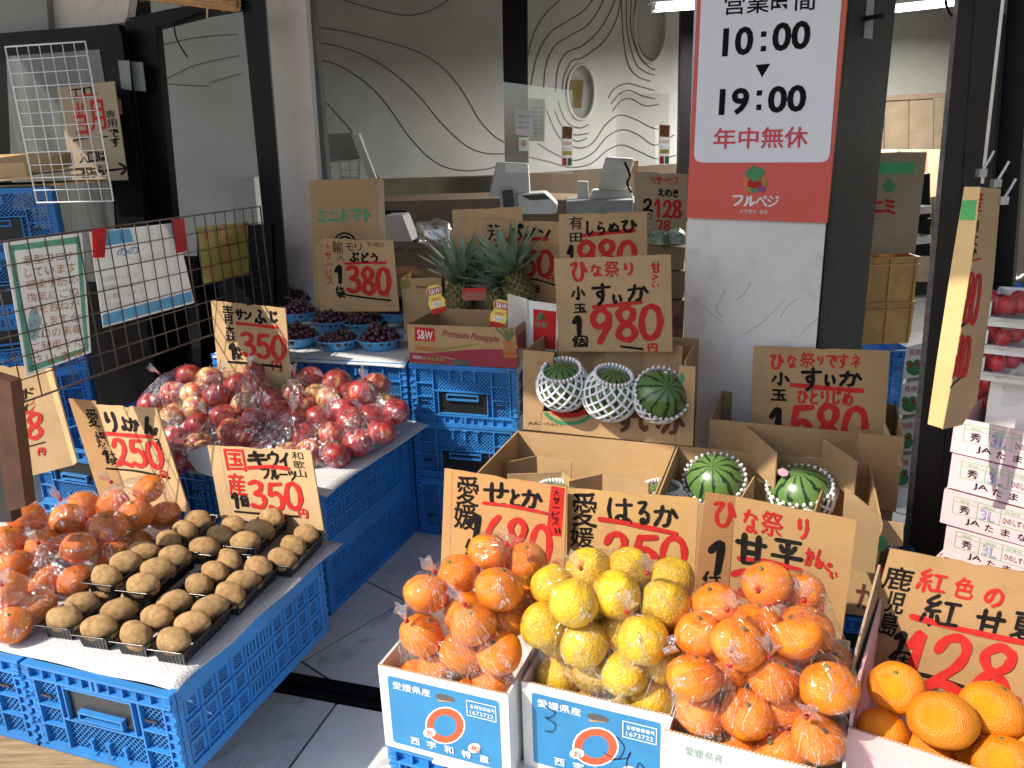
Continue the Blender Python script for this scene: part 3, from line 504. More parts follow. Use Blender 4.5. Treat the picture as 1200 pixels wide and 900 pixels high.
ik.stroke([(1121, 385), (1136, 375)], 3.5, INKB); ik.glyphs('680', 1118, 392, 20, 50, INKR, 3.2); ik.stroke([(1105, 462), (1120, 447), (1128, 440)], 1.5, INKB); ik.done(hs)
for k_, (x, y) in enumerate([(1151, 200), (1168, 212), (1176, 232)]):
    q = card_e.hit(x, y, .02); cl = thing('bulldog_clip', ['steel clip on top of the hanging price card', 'long steel clip lever beside the hanging price card', 'lowest steel clip on the steel column edge'][k_], 'clip', q)
    obj('jaw', MB().box(q+Vector((-.007, -.004, -.01)), (.014, 0, 0), (0, .012, 0), (0, 0, .014)), ALU, cl)
    obj('lever', MB().tube([q, q+Vector((.010, 0, .02)), q+Vector((.016, 0, .034))], .0025, 6), ALU, cl)

# ------------------------------------------------------------------ room behind, right
slab('store_wall', [(1000, -60), (1160, -60), (1150, 118), (1000, 116)], Plane((0, 6.5, 0), 0), .1, mat('store_wall_paint', (.40, .40, .36), .9, .05), kind='structure')
cb = thing('store_cupboard', 'brown panelled cupboard at the back of the store room', 'cupboard', PY(1075, 300, 6.2)*1.0)
cpl = Plane((0, 6.2, 0), 0)
slab('frame', [(1028, 112), (1116, 108), (1114, 114), (1036, 118), (1033, 330), (1024, 330)], cpl, .06, BROWND, cb)
for a, b in ((1037, 1065), (1066, 1094), (1095, 1113)): slab('door_panel', [(a, 117), (b, 115), (b-2, 330), (a-2, 330)], Plane((0, 6.22, 0), 0), .05, mat('cupboard_brown', (.20, .15, .10), .6), cb)

# ------------------------------------------------------------------ ceiling lamps
TUBE = bpy.data.materials.new('lit_tube'); TUBE.use_nodes = True; em_ = TUBE.node_tree.nodes['Principled BSDF']; em_.inputs['Emission Color'].default_value = (1, .98, .92, 1); em_.inputs['Emission Strength'].default_value = 6; TUBE['b'] = 1
def lamp(a, b, label):
    t = thing('tube_lamp', label, 'ceiling lamp', a, group=None); d = (b-a)
    obj('tube', MB().tube([a, b], .018, 10), TUBE, t, smooth=True)
    obj('housing', MB().box(a-d*.03+Vector((0, -.05, .025)), d*1.06, (0, .1, 0), (0, 0, .05)), GREYP, t)
    for q in (a-d*.02, b): obj('holder', MB().box(q+Vector((0, -.02, -.02)), d*.02, (0, .04, 0), (0, 0, .05)), GREYP, t)
    l = bpy.data.lights.new('lamp_light', 'AREA'); l.shape = 'RECTANGLE'; l.size = d.length; l.size_y = .05; l.energy = 75; l.color = (1, .97, .9)
    lo = bpy.data.objects.new('lamp_light', l); C.objects.link(lo); lo.parent = t; lo.location = d*.5 + Vector((0, 0, -.03)); lo.rotation_euler = (0, 0, math.atan2(d.y, d.x))
lamp(PY(768, 10, 4.6), PY(768, 10, 4.6)+Vector((1.2, 0, .04)), 'lit fluorescent tube over the counter left of the opening hours sign')
lamp(PY(1005, 16, 5.2), PY(1130, 2, 5.2), 'lit fluorescent tube in the store room right of the pillar')
slab('curved_cable', [(0, 0), (1, 0), (0, 1)], Plane((0, 50, -30), 0), .001, BLK) if False else None
q = [PY(x, y, 4.8) for x, y in spline([(1108, 0), (1110, 10), (1115, 18), (1122, 22)])]; tag(obj('ceiling_cable', MB().tube(q, .008, 6), BLK, loc=q[0], smooth=True), 'black cable hanging in front of the right ceiling lamp', 'cable')
# ------------------------------------------------------------------ unseen awning, outline cut to set the sun and shade boundary, and beam
def aw(a, b, m, nm, lab, cat):
    return tag(obj(nm, MB().box(a, b[0], b[1], b[2]), m, loc=a), lab, cat)
aedge = [(-3.4, 1.05), (-2.6, .93), (-1.15, .50), (-.9, .66), (-.2, .62), (3.4, .50), (3.4, 2.72), (-3.4, 2.72)]
aw_ = MB().prism([E_*a+N_*b+Z_*2.42 for a, b in aedge], Z_*.06); tag(obj('awning', aw_, mat('awning_canvas', (.30, .30, .30), .8), loc=(0, 0, 2.42)), 'unseen flat grey awning over the shop front, outline shaped for its shadow', 'awning')
fo = E_*-3.2 + N_*2.72; aw(Vector((fo.x, fo.y, 2.30)), (E_*6.6, N_*.18, Z_*.9), DWALL, 'lintel_beam', 'plain beam above the open shop front', 'beam')
# ------------------------------------------------------------------ folding crates
CW, CL, CH = .366, .53, .2032
def lattice(mb, o, u, v, n, w_, h_, sp, t, dep):    # diagonal bars clipped to a w_ x h_ field
    u, v, n, o = Vector(u), Vector(v), Vector(n), Vector(o)
    for sgn in (1, -1):
        k = -h_ if sgn == 1 else 0
        c = k + sp*.5
        while c < w_ + (0 if sgn == 1 else h_):
            # line x - sgn*y = c
            pts = []
            for y in (0, h_):
                x = c + sgn*y
                if 0 <= x <= w_: pts.append((x, y))
            for x in (0, w_):
                y = sgn*(x-c)
                if 0 < y < h_: pts.append((x, y))
            if len(pts) >= 2:
                a, b = pts[0], pts[1]; A, B = o+u*a[0]+v*a[1], o+u*b[0]+v*b[1]; d = (B-A)
                if d.length > .004:
                    s = d.normalized().cross(n)*t
                    mb.box(A-s*.5+n*(0 if sgn == 1 else -.0008), d, s, -n*dep)
            c += sp
def crate_meshes(flip):
    body = MB(); lat = MB(); plates = []; grips = []; slots = []
    for (y0, sg_) in ((0, 1), (CL, -1)):             # short faces
        plate = MB(); grip = MB(); plates.append(plate); grips.append(grip)
        Y = lambda d: y0 + sg_*d
        def b(x0, z0, x1, z1, d0, d1, m=body): m.box((-CW+x0, min(Y(d0), Y(d1)), z0), (x1-x0, 0, 0), (0, abs(d1-d0), 0), (0, 0, z1-z0))
        b(.0, .1965, CW, .2028, 0, .016); b(.006, .168, CW-.006, .1735, .001, .014); b(.008, .1735, CW-.008, .1965, .011, .014)
        for k in range(11): 
            x = .016+k*.0334; b(x-.0012, .1735, x+.0012, .1965, .002, .012)
        for x in (.172, .186): b(x, .1735, x+.007, .1965, 0, .012)
        b(.0, .0, CW, .006, 0, .014); b(.02, .006, CW-.02, .016, .003, .012)
        for xx in (0, CW-.018):
            b(xx, .006, xx+.018, .196, .006, .014)
            for k in range(9): b(xx, .012+k*.021, xx+.018, .0155+k*.021, 0, .006)
            for k in range(5): b(xx, .175+k*.0045, xx+.018, .177+k*.0045, -.001, .0005)
        for x in (.020, .080, CW-.084, CW-.024): b(x, .016, x+.004, .168, .001, .012)
        for x0_, x1_ in ((.024, .080), (CW-.080, CW-.024)):
            for z in (.062, .108): b(x0_, z, x1_, z+.0035, .001, .012)
            lattice(lat, (-CW+x0_, Y(.010), .016), (1, 0, 0), (0, 0, 1), (0, -sg_, 0), x1_-x0_, .152, .0125, .0024, .0025)
            sl = MB(); slots.append(sl); b(x0_+.006, .128, x1_-.022, .133, .004, .008, sl)
        b(.084, .086, CW-.084, .0895, .001, .012)
        lattice(lat, (-CW+.084, Y(.010), .016), (1, 0, 0), (0, 0, 1), (0, -sg_, 0), CW-.168, .070, .0125, .0024, .0025)
        for k in (-1, 0, 1):
            x = CW/2 + k*.042; b(x-.003, .022, x+.003, .046, .003, .010); b(x-.0045, .042, x+.0045, .048, .001, .009); b(x-.010, .016, x+.010, .0185, -.001, .009)
        # handle : black plate, blue surround and grip
        b(.100, .093, CW-.100, .165, .009, .013, plate)
        b(.097, .090, .100, .168, .0, .012); b(CW-.100, .090, CW-.097, .168, .0, .012); b(.100, .162, CW-.100, .166, .001, .010)
        b(.128, .096, CW-.128, .100, -.002, .009, grip); b(.128, .112, CW-.128, .117, -.002, .009, grip); b(.128, .100, .132, .112, -.002, .009, grip); b(CW-.132, .100, CW-.128, .112, -.002, .009, grip)
        lattice(lat, (-CW+.084, Y(.0115), .0895), (1, 0, 0), (0, 0, 1), (0, -sg_, 0), .013, .078, .0125, .0024, .0025); lattice(lat, (-CW+CW-.097, Y(.0115), .0895), (1, 0, 0), (0, 0, 1), (0, -sg_, 0), .013, .078, .0125, .0024, .0025)
    for (x0, sg_) in ((0, -1), (-CW, 1)):            # long faces
        X = lambda d: x0 + sg_*d
        def b(y0, z0, y1, z1, d0, d1, m=body): m.box((min(X(d0), X(d1)), y0, z0), (abs(d1-d0), 0, 0), (0, y1-y0, 0), (0, 0, z1-z0))
        b(.017, .168, CL-.017, .2028, 0.0005, .013); b(.0145, .0, CL-.0145, .022, .0005, .012)
        b(.0, .0965, .014, .2, .003, .014) if False else None
        for yy in (.017, CL-.031):
            b(yy, .022, yy+.014, .168, .001, .012)
            for k in range(5): b(yy-.0155 if yy < .1 else yy+.0145, .03+k*.032, (yy-.0015) if yy < .1 else yy+.0285, .034+k*.032, -.001, .006)
        nc = 10; cwid = (CL-.062)/nc
        for c in range(nc+1): y = .031+c*cwid; b(y-.0014, .022, y+.0014, .168, .001, .009)
        for z in (.070, .118): b(.031, z-.0014, CL-.031, z+.0014, .0012, .0088)
        for c in range(nc):
            for r_ in range(3):
                y, z = .031+c*cwid+.0014, (.022, .0714, .1194)[r_]; hh = (.0466, .0452, .0486)[r_]; ww = cwid-.0028
                if c in (4, 5):
                    for q in range(4): b(y+q*ww/4, z, y+q*ww/4+ww/8, z+hh, .004, .009)
                    b(y, z, y+ww, z+.010, .0045, .0085); b(y, z+hh-.010, y+ww, z+hh, .0045, .0085)
                else:
                    m_ = .009
                    b(y, z, y+ww, z+m_, .005, .009); b(y, z+hh-m_, y+ww, z+hh, .005, .009); b(y, z+m_, y+m_, z+hh-m_, .005, .009); b(y+ww-m_, z+m_, y+ww, z+hh-m_, .005, .009)
                    lattice(lat, (X(.0072), y+m_, z+m_), (0, 1, 0), (0, 0, 1), (-sg_, 0, 0), ww-2*m_, hh-2*m_, .009, .0026, .002)
    body.bx(-CW+.012, .013, .004, -.012, CL-.013, .008)
    if flip:
        for m in (body, lat, *plates, *grips, *slots):
            m.v = [(x, y, CH-z) for x, y, z in m.v]; m.f = [tuple(reversed(f)) for f in m.f]
    return body, lat, plates, grips, slots
PROTO = {}
def crate(loc, rot, label, flip=False, group='blue folding crates'):
    if flip not in PROTO:
        t = thing('folding_crate', label, 'crate', loc, rot, group); b, l, p, g_, sl = crate_meshes(flip)
        o = obj('body', b, CRATE, t, local=True); obj('lattice', l, CRATE, t, local=True); 
        for pm, gm_ in zip(p, g_): h = obj('handle_plate', pm, BLACKP, t, local=True); obj('grip', gm_, CRATE, h, local=True)
        for s_ in sl: obj('latch', s_, BLACKP, t, local=True)
        PROTO[flip] = t; return t
    return copy_thing(PROTO[flip], loc, -rad(rot), label, group)
def fr(o, rot):                                  # frame: origin, e, n
    a = rad(rot); return Vector(o), Vector((math.cos(a), -math.sin(a), 0)), Vector((math.sin(a), math.cos(a), 0))
Ao = Vector((-.654, 1.223, .119)); ARot = 19.1; _, Ae, An = fr(Ao, ARot)
crate(Ao, ARot, 'sunlit blue crate under the kiwi trays, nearest the camera')
crate(Ao - Ae*.376, ARot, 'blue crate at the left edge of the photo under the bagged iyokan')
crate(Ao - Ae*.376 + An*.535, ARot, 'blue crate behind the left edge crate, under the iyokan price card')
Bo = Vector((-.543, 1.963, 0)); BRot = 21; _, Be, Bn = fr(Bo, BRot)
crate(Bo, BRot, 'lower blue crate of the front right apple stack standing on the floor')
crate(Bo+Z_*.2034, BRot, 'upper blue crate of the front right apple stack, under the white sheet')
for k in (0, 1):
    crate(Bo-Be*.374+Z_*.2034*k, BRot, ['lower', 'upper'][k]+' blue crate of the middle apple stack behind the kiwi price card')
    crate(Bo-Be*.748+Z_*.2034*k+Bn*.02, BRot, ['lower', 'upper'][k]+' blue crate of the left apple stack behind the iyokan price card')
Go = Vector((.013, 2.35, 0)); GRot = 17; _, Ge, Gn = fr(Go, GRot)
for k, nm in enumerate(('bottom', 'middle', 'top')):
    crate(Go+Z_*.2034*k, GRot+(.6*k-.5), nm+' upturned blue crate under the pineapple carton', True)
    crate(Go-Ge*.376+Z_*.2034*k-Gn*.0, GRot, nm+' upturned blue crate under the grape bowls, next to the pineapple stack', True)
    if k == 2: crate(Go-Ge*.752+Z_*.2034*k, GRot, 'top blue crate at the left end of the grape table behind the apple price card', True)
    else: crate(Go-Ge*.752+Z_*.2034*k, GRot, nm+' blue crate of the left grape table stack hidden behind apples', True)
# crates under the fruit cartons
Eo = Vector((-.258, 1.215, 0)); ERot = 22; _, Ee, En = fr(Eo, ERot)
crate(Eo+Ee*.366, ERot, 'blue crate under the white foam pad and the left citrus carton'); crate(Eo+Ee*.742, ERot, 'blue crate under the right citrus cartons with yellow fruit')
crate(P(1020, 900, .2034)*1.0 - Z_*.2034 + Ee*.10, ERot+8, 'blue crate under the pink carton of coarse oranges')
for k in (0, 1): pass
# wooden pallet under the front left crates
po_ = Ao - Ae*.80 + An*(-.06); pl = thing('wooden_pallet', 'weathered wooden pallet under the front left blue crates', 'pallet', (po_.x, po_.y, 0))
for k in range(6): obj('deck_board', MB().box(Vector((po_.x, po_.y, .098)) + An*(.0+k*.105), Ae*.66, An*.088, Z_*.018), WOOD, pl)
for k in range(3): obj('bearer', MB().box(Vector((po_.x, po_.y, .001)) + Ae*(.02+k*.26), Ae*.07, An*.58, Z_*.095), WOOD, pl)

# ------------------------------------------------------------------ white sheets
def sheet(name, corners, z, label, edge_drop=(0, 0, 0, 0), nx=28, ny=28, amp=.0022, th=.002):
    # corners: near left, near right, far right, far left (world xy)
    a, b, c, d = [Vector(q) for q in corners]; mb = MB(); vs = []
    for j in range(ny+1):
        for i in range(nx+1):
            u, v = i/nx, j/ny; p = a.lerp(b, u).lerp(d.lerp(c, u), v)
            def dr(t, w_): return max(0, (w_-t)/w_)**2
            zz = z + amp*noise.noise((p.x*9, p.y*9, z*7)) + amp*.5
            zz -= edge_drop[0]*dr(v, .09) + edge_drop[1]*dr(1-u, .12) + edge_drop[2]*dr(1-v, .1) + edge_drop[3]*dr(u, .1)
            q = .010*noise.noise((p.x*7+3, p.y*7, 1)); p = p + Vector((q*(1 if i in (0, nx) else 0), q*(1 if j in (0, ny) else 0), 0))
            vs.append((p.x, p.y, zz))
    mb.add(vs, [(j*(nx+1)+i, j*(nx+1)+i+1, (j+1)*(nx+1)+i+1, (j+1)*(nx+1)+i) for j in range(ny) for i in range(nx)])
    o = obj(name, mb, CLOTH, loc=(a.x, a.y, z), smooth=True); m = o.modifiers.new('thick', 'SOLIDIFY'); m.thickness = th; m.offset = 1
    return tag(o, label, 'foam sheet')
AZ = Ao.z + CH + .004; BZ = .4068 + .004; GZ = .6102+.004
sheet('foam_sheet', [Ao-Ae*.86+An*.02, Ao+Ae*.002+An*.018, Ao+Ae*.012+An*.60, Ao-Ae*.86+An*.60], AZ, 'white foam sheet under the kiwi trays and bagged iyokan', (.006, .004, 0, 0))
sheet('foam_sheet', [Bo-Be*.74-Bn*.005, Bo+Be*.045-Bn*.03, Bo+Be*.075+Bn*.56, Bo-Be*.74+Bn*.55], BZ, 'white foam sheet under the bags of apples', (.008, .012, 0, 0))
sheet('foam_sheet', [Go-Ge*1.11-Gn*.01, Go-Ge*.372-Gn*.012, Go-Ge*.372+Gn*.5, Go-Ge*1.11+Gn*.5], GZ, 'white foam sheet under the light blue grape bowls', (.016, 0, 0, 0))
q = P(470, 888, .2034); f = MB().box(q+En*.0, Ee*.20, En*.10, Z_*.006); pad = obj('foam_pad', MB().box(Eo+Ee*.10-En*.012+Z_*.2036, Ee*.22, En*.06, Z_*.005), CLOTH, loc=Eo); soften(pad, .002); tag(pad, 'white bubbled foam pad sticking out under the left citrus carton', 'foam pad')
slab('lifted_sheet_corner', [(214, 531), (248, 521), (262, 545), (258, 562), (232, 553)], Plane(P(240, 556, .43), 20, 40), .002, CLOTH, label='lifted corner of white foam beside the kiwi price card', cat='foam sheet')

# ------------------------------------------------------------------ fruit
def ball(R, sq=.88, k=(20, 12), nz=.02, seed=0, dim=.0, dimb=.0, neck=0.):
    mb = MB(); kk, rr = k; vs = []
    for j in range(rr+1):
        ph = math.pi*j/rr
        for i in range(kk):
            a = 2*math.pi*i/kk; x, y, z = math.sin(ph)*math.cos(a), math.sin(ph)*math.sin(a), math.cos(ph)
            r = R*(1 + nz*noise.noise((x*1.5+seed, y*1.5, z*1.5)))
            zz = z*sq; s = math.sin(ph)
            if dim and z > 0: zz -= dim*math.exp(-(s/.28)**2)
            if dimb and z < 0: zz += dimb*math.exp(-(s/.25)**2)
            if neck and z > 0: zz += neck*math.exp(-(s/.3)**2)
            vs.append((x*r, y*r, zz*r))
    mb.add(vs, [(j*kk+i, (j+1)*kk+i, (j+1)*kk+(i+1) % kk, j*kk+(i+1) % kk) for j in range(rr) for i in range(kk)]); return mb
def mesh(name, mb, m):
    me = bpy.data.meshes.new(name); me.from_pydata(mb.v, [], mb.f); me.materials.append(m); me.polygons.foreach_set('use_smooth', [True]*len(me.polygons))
    bm = bmesh.new(); bm.from_mesh(me); bmesh.ops.remove_doubles(bm, verts=bm.verts, dist=1e-5); bm.to_mesh(me); bm.free(); me.update(); return me
MS = {k: [] for k in ('setoka', 'haruka', 'kanpei', 'big_orange', 'iyokan', 'apple', 'kiwi')}
for s in range(3):
    MS['setoka'].append(mesh('mandarin', ball(1, .84, (28, 18), .07, s*5, .05, .04), ORANGE)); MS['kanpei'].append(mesh('mandarin', ball(1, .80, (28, 18), .08, s*7+2, .07, .05), ORANGE))
    MS['iyokan'].append(mesh('iyokan', ball(1, .86, (28, 18), .07, s*5+40, .04, .04), IYO)); MS['haruka'].append(mesh('citrus', ball(1, .93, (28, 20), .06, s*6+9, -.10, .0), LEMON))
    MS['big_orange'].append(mesh('orange', ball(1, .86, (40, 28), .05, s*4+3, .05, .04), BIGO)); MS['apple'].append(mesh('apple', ball(1, .90, (26, 18), .05, s*8+5, .22, .16), APPLES[s]))
    MS['kiwi'].append(mesh('kiwi', ball(1, 1.38, (22, 16), .07, s*3+1), KIWI))
STALK = mesh('stalk', MB().tube([(0, 0, .70), (.02, .01, .86), (.07, .02, 1.0)], [.045, .03, .035], 5), STEM)
KEND = mesh('stem_end', MB().lathe([(.16, 1.30), (.13, 1.41), (.05, 1.44), (0.01, 1.42)], 8), KDARK)
CALYX = mesh('calyx', MB().lathe([(.10, .80), (.08, .845), (0.01, .85)], 6), STEM)
def relax(F_, it=30, bound=None):                 # F_: [pos, R]; push overlapping fruit apart, inside a carton if given
    for _ in range(it):
        if bound:
            o, e, n, W_, D_, zr = bound
            for f in F_:
                u = (f[0]-o).dot(e); f[0] += e*(max(0, f[1]*.75-u)-max(0, u-(W_-f[1]*.75))) + n*max(0, f[1]*.85-(f[0]-o).dot(n))
                if f[0].z < zr + f[1]*.55:
                    u, v = (f[0]-o).dot(e), (f[0]-o).dot(n); h = math.sqrt(max(0, 1-(max(0, f[0].z-zr)/f[1])**2))*f[1]+.006
                    f[0] += e*(max(0, h-u)-max(0, u-(W_-h))) + n*max(0, h-v)
                    f[0].z = max(f[0].z, o.z+f[1])
        for i in range(len(F_)):
            for j in range(i+1, len(F_)):
                d = F_[j][0]-F_[i][0]; m = (F_[i][1]+F_[j][1])*.87; l = d.length
                if 1e-6 < l < m:
                    v = d*((m-l)/l*.5); v.z *= .6; F_[i][0] -= v; F_[j][0] += v
ORD = [('uppermost', lambda c: c[1]), ('leftmost', lambda c: c[0]), ('rightmost', lambda c: -c[0]), ('lowest', lambda c: -c[1])]
def ordinals(cs):
    left = dict(enumerate(cs)); out = {}
    for nm, key in ORD:
        if left: i = min(left, key=lambda k: key(left[k])); out[i] = nm; del left[i]
    rest = sorted(left, key=lambda k: left[k][0]); w_ = ['middle'] if len(rest) == 1 else ['left middle', 'right middle'] if len(rest) == 2 else ['left middle', 'central', 'right middle']
    for n_, i in enumerate(rest): out[i] = w_[n_] if n_ < len(w_) else 'right middle inner'
    return [out[i] for i in range(len(cs))]
def fruit(kind, pos, R, label, nm, cat, group, jit=(.5, 6.28), sc=(1, 1, 1), rot=None):
    o = bpy.data.objects.new(nm, random.choice(MS[kind])); C.objects.link(o); o.location = pos; o.scale = [R*q for q in sc]
    o.rotation_euler = rot or (random.uniform(-1, 1)*jit[0], random.uniform(-1, 1)*jit[0], random.uniform(0, jit[1])); tag(o, label, cat, group)
    if kind == 'kiwi':
        s = bpy.data.objects.new('stem_end', KEND); place(s, o)
    if kind in ('apple',): s = bpy.data.objects.new('stalk', STALK); place(s, o)
    elif kind in ('setoka', 'kanpei', 'iyokan', 'haruka', 'big_orange'): s = bpy.data.objects.new('stalk_scar', CALYX); place(s, o)
    return o
FILM3 = film_mat('gathered_film', .32, .75, .6, 60)
TIEM = MB().lathe([(.004, -.006), (.0065, -.005), (.0065, .005), (.004, .006)], 8)
def bag(fr_, label, group, tie=None, tail=.032, seed=0, film=None):
    pts = []; c = Vector((0, 0, 0))
    for p, R in fr_: c += p
    c /= len(fr_); bm = bmesh.new()
    for p, R in fr_:
        for k in range(26):
            z = 1-2*(k+.5)/26; a = k*2.399; s = math.sqrt(1-z*z); bm.verts.new(p+Vector((s*math.cos(a), s*math.sin(a), z*.9))*(R+.003))
    top = max(fr_, key=lambda q: q[0].z); R0 = top[1]
    if tie is None:
        a = random.uniform(-2.6, -.4); tie = c + Vector((math.cos(a)*.02, math.sin(a)*.02, 0)); tie.z = max(p.z+R*.75 for p, R in fr_)+.012; tie += Vector((random.uniform(-.03, .03), random.uniform(-.035, .005), 0))
    bm.verts.new(tie)
    r = bmesh.ops.convex_hull(bm, input=bm.verts); bmesh.ops.delete(bm, geom=[g_ for g_ in r['geom_interior'] if isinstance(g_, bmesh.types.BMVert)], context='VERTS')
    bvh = BVHTree.FromBMesh(bm); bm.free(); ico = bmesh.new(); FO = []; bmesh.ops.create_icosphere(ico, subdivisions=5, radius=1); td = (tie-c).normalized()
    ax = td.orthogonal().normalized(); ay = td.cross(ax)
    for v in ico.verts:
        d = v.co.normalized(); h = bvh.ray_cast(c, d)
        L_ = (h[0]-c).length if h[0] else .05
        # pull in between the fruit, and gather folds towards the tie
        q = c+d*L_; near = min((q-p).length-R for p, R in fr_); L_ -= min(.012, max(0, near-.004)*.22)
        t = math.acos(max(-1, min(1, d.dot(td)))); az_ = math.atan2(d.dot(ay), d.dot(ax))
        fold = math.exp(-(t/.9)**2); L_ += .0035*fold*math.sin(az_*11+seed+1.5*math.sin(az_*3)) + .0012*noise.noise(q*60) + .0026*abs(noise.noise(q*22))
        v.co = c+d*max(L_, .01); FO.append((math.cos(az_)*1.3+seed, math.sin(az_)*1.3, t*.45))
    mb = MB(); mb.v = [tuple(v.co) for v in ico.verts]; mb.f = [tuple(v.index for v in f.verts) for f in ico.faces]; ico.free()
    o = obj('plastic_bag', mb, film or FILM, loc=Vector((c.x, c.y, min(p.z-R for p, R in fr_))), smooth=True); tag(o, label, 'bag', group)
    at = o.data.attributes.new('fold', 'FLOAT_VECTOR', 'POINT'); at.data.foreach_set('vector', [q for f in FO for q in f])
    tb = MB(); Mx = Matrix((ax, ay, td)).transposed(); tb.lathe([(.002, -.004), (.0042, -.003), (.0042, .003), (.002, .004)], 8, tie, Mx); obj('tie', tb, REDBAG, o, smooth=True)
    tl = MB(); k = 14; vs = []
    up = (td + Vector((random.uniform(-.5, .5), random.uniform(-.5, .2), .2))).normalized()
    for j in range(5):
        s = j/4
        for i in range(k):
            a = 2*math.pi*i/k; rr = .004 + s*.014*(1+.45*math.sin(a*4+seed)); vs.append(tie + td*.004 + up*tail*s*(1+.15*math.sin(a*3+seed)) + (ax*math.cos(a)*.55 + ay*math.sin(a))*rr)
    tl.add(vs, [(j*k+i, j*k+(i+1) % k, (j+1)*k+(i+1) % k, (j+1)*k+i) for j in range(4) for i in range(k)]); obj('tail', tl, FILM3, o, smooth=True)
    return o
def pile(kind, bags, R, zf, nm, cat, where, group, bound=None, s=1.):
    """bags: list of (bag words, [(px, py[, z])]); the lot is settled together"""
    items = []
    for bi, (words, fs) in enumerate(bags):
        for f_ in fs:
            z = f_[2] if len(f_) > 2 else zf(f_[0], f_[1]); q = P(f_[0], f_[1], z); r_ = R*random.uniform(.94, 1.06)
            if bound:                       # keep it behind the carton front, on the same line of sight
                o, e, n = bound[:3]; d = (q-EYE).normalized(); v = (q-o).dot(n); need = r_*.95+.006
                if v < need: q = q + d*((need-v)/d.dot(n))
            items.append([q, r_, bi])
    relax(items, 30, bound)
    fno = 0
    for bi, (words, fs) in enumerate(bags):
        mine = [it for it in items if it[2] == bi]; od = ordinals([project(it[0]) for it in mine])
        for it, o_ in zip(mine, od):
            fruit(kind, it[0], it[1], f'{o_} {cat_word(nm)} in the {words}', nm, cat, group)
        bag([(it[0], it[1]) for it in mine], f'clear {words}', 'tied bags of ' + cat_word(nm) + 's ' + where, seed=bi*1.7, film=FILMA if kind in ('apple', 'iyokan') else None)
def cat_word(nm): return nm.replace('_', ' ')

# left: iyokan
ZI = AZ
pile('iyokan', [
 ('bag at the left edge nearest the camera', [(13, 732, ZI+.04), (9, 697, ZI+.075), (33, 708, ZI+.045), (-22, 715, ZI+.05)]),
 ('second bag from the left edge with white shine', [(33, 608, ZI+.115), (7, 634, ZI+.09), (51, 638, ZI+.09), (16, 664, ZI+.085), (-15, 650, ZI+.06)]),
 ('low bag left of the nearest kiwi tray', [(53, 680, ZI+.045), (89, 682, ZI+.045), (92, 642, ZI+.10), (40, 655, ZI+.04)]),
 ('bag with one large round fruit on top', [(81, 609, ZI+.12), (100, 594, ZI+.11), (62, 620, ZI+.07), (108, 620, ZI+.06)]),
 ('bag with a red tie in the middle of the pile', [(132, 619, ZI+.10), (131, 647, ZI+.055), (160, 630, ZI+.05), (120, 640, ZI+.05)]),
 ('bag leaning against the iyokan price card', [(169, 581, ZI+.14), (158, 606, ZI+.10), (132, 592, ZI+.11), (193, 604, ZI+.07)])],
 .041, lambda x, y: ZI+.05, 'iyokan', 'citrus', 'beside the kiwi trays', 'bagged iyokan beside the kiwi trays')
# apples
def za(x, y): return BZ + .036 + max(0, (525-y))*.00165
AP = [
 ('bag at the left end of the apple pile', [(179, 474), (204, 462), (221, 440), (226, 462)]),
 ('topmost bag of the apple pile with its tail up', [(246, 443), (252, 466), (268, 457), (232, 478)]),
 ('bag in front of the apple price card', [(300, 437), (300, 458), (318, 468), (286, 474)]),
 ('flat bag in the left half of the apple pile', [(209, 489), (210, 511), (195, 500), (232, 500)]),
 ('lowest bag at the left end of the apple pile', [(217, 538), (235, 520), (205, 530)]),
 ('bag above the kiwi price card, left part', [(275, 506), (245, 530), (262, 528), (259, 489)]),
 ('glaring bag right behind the kiwi price card', [(312, 491), (334, 482), (300, 512), (322, 510)]),
 ('bag above the right corner of the kiwi card', [(323, 523), (346, 522), (360, 509), (338, 500)]),
 ('bag with a gathered neck, front right of the apples', [(370, 493), (391, 528), (368, 530), (385, 508)]),
 ('bag with a bright red apple, upper right', [(362, 444), (345, 460), (370, 470), (350, 476)]),
 ('bag with a pink apple below the grape table', [(393, 456), (403, 478), (385, 470), (410, 466)]),
 ('bag with a red tie near the apple sheet edge', [(411, 511), (435, 503), (418, 490), (430, 486)]),
 ('rightmost apple bag with its neck tied upwards', [(426, 466), (439, 454), (447, 484), (430, 478)])]
pile('apple', AP, .0435, za, 'apple', 'apple', 'on the apple sheet', 'bagged apples on the white sheet')

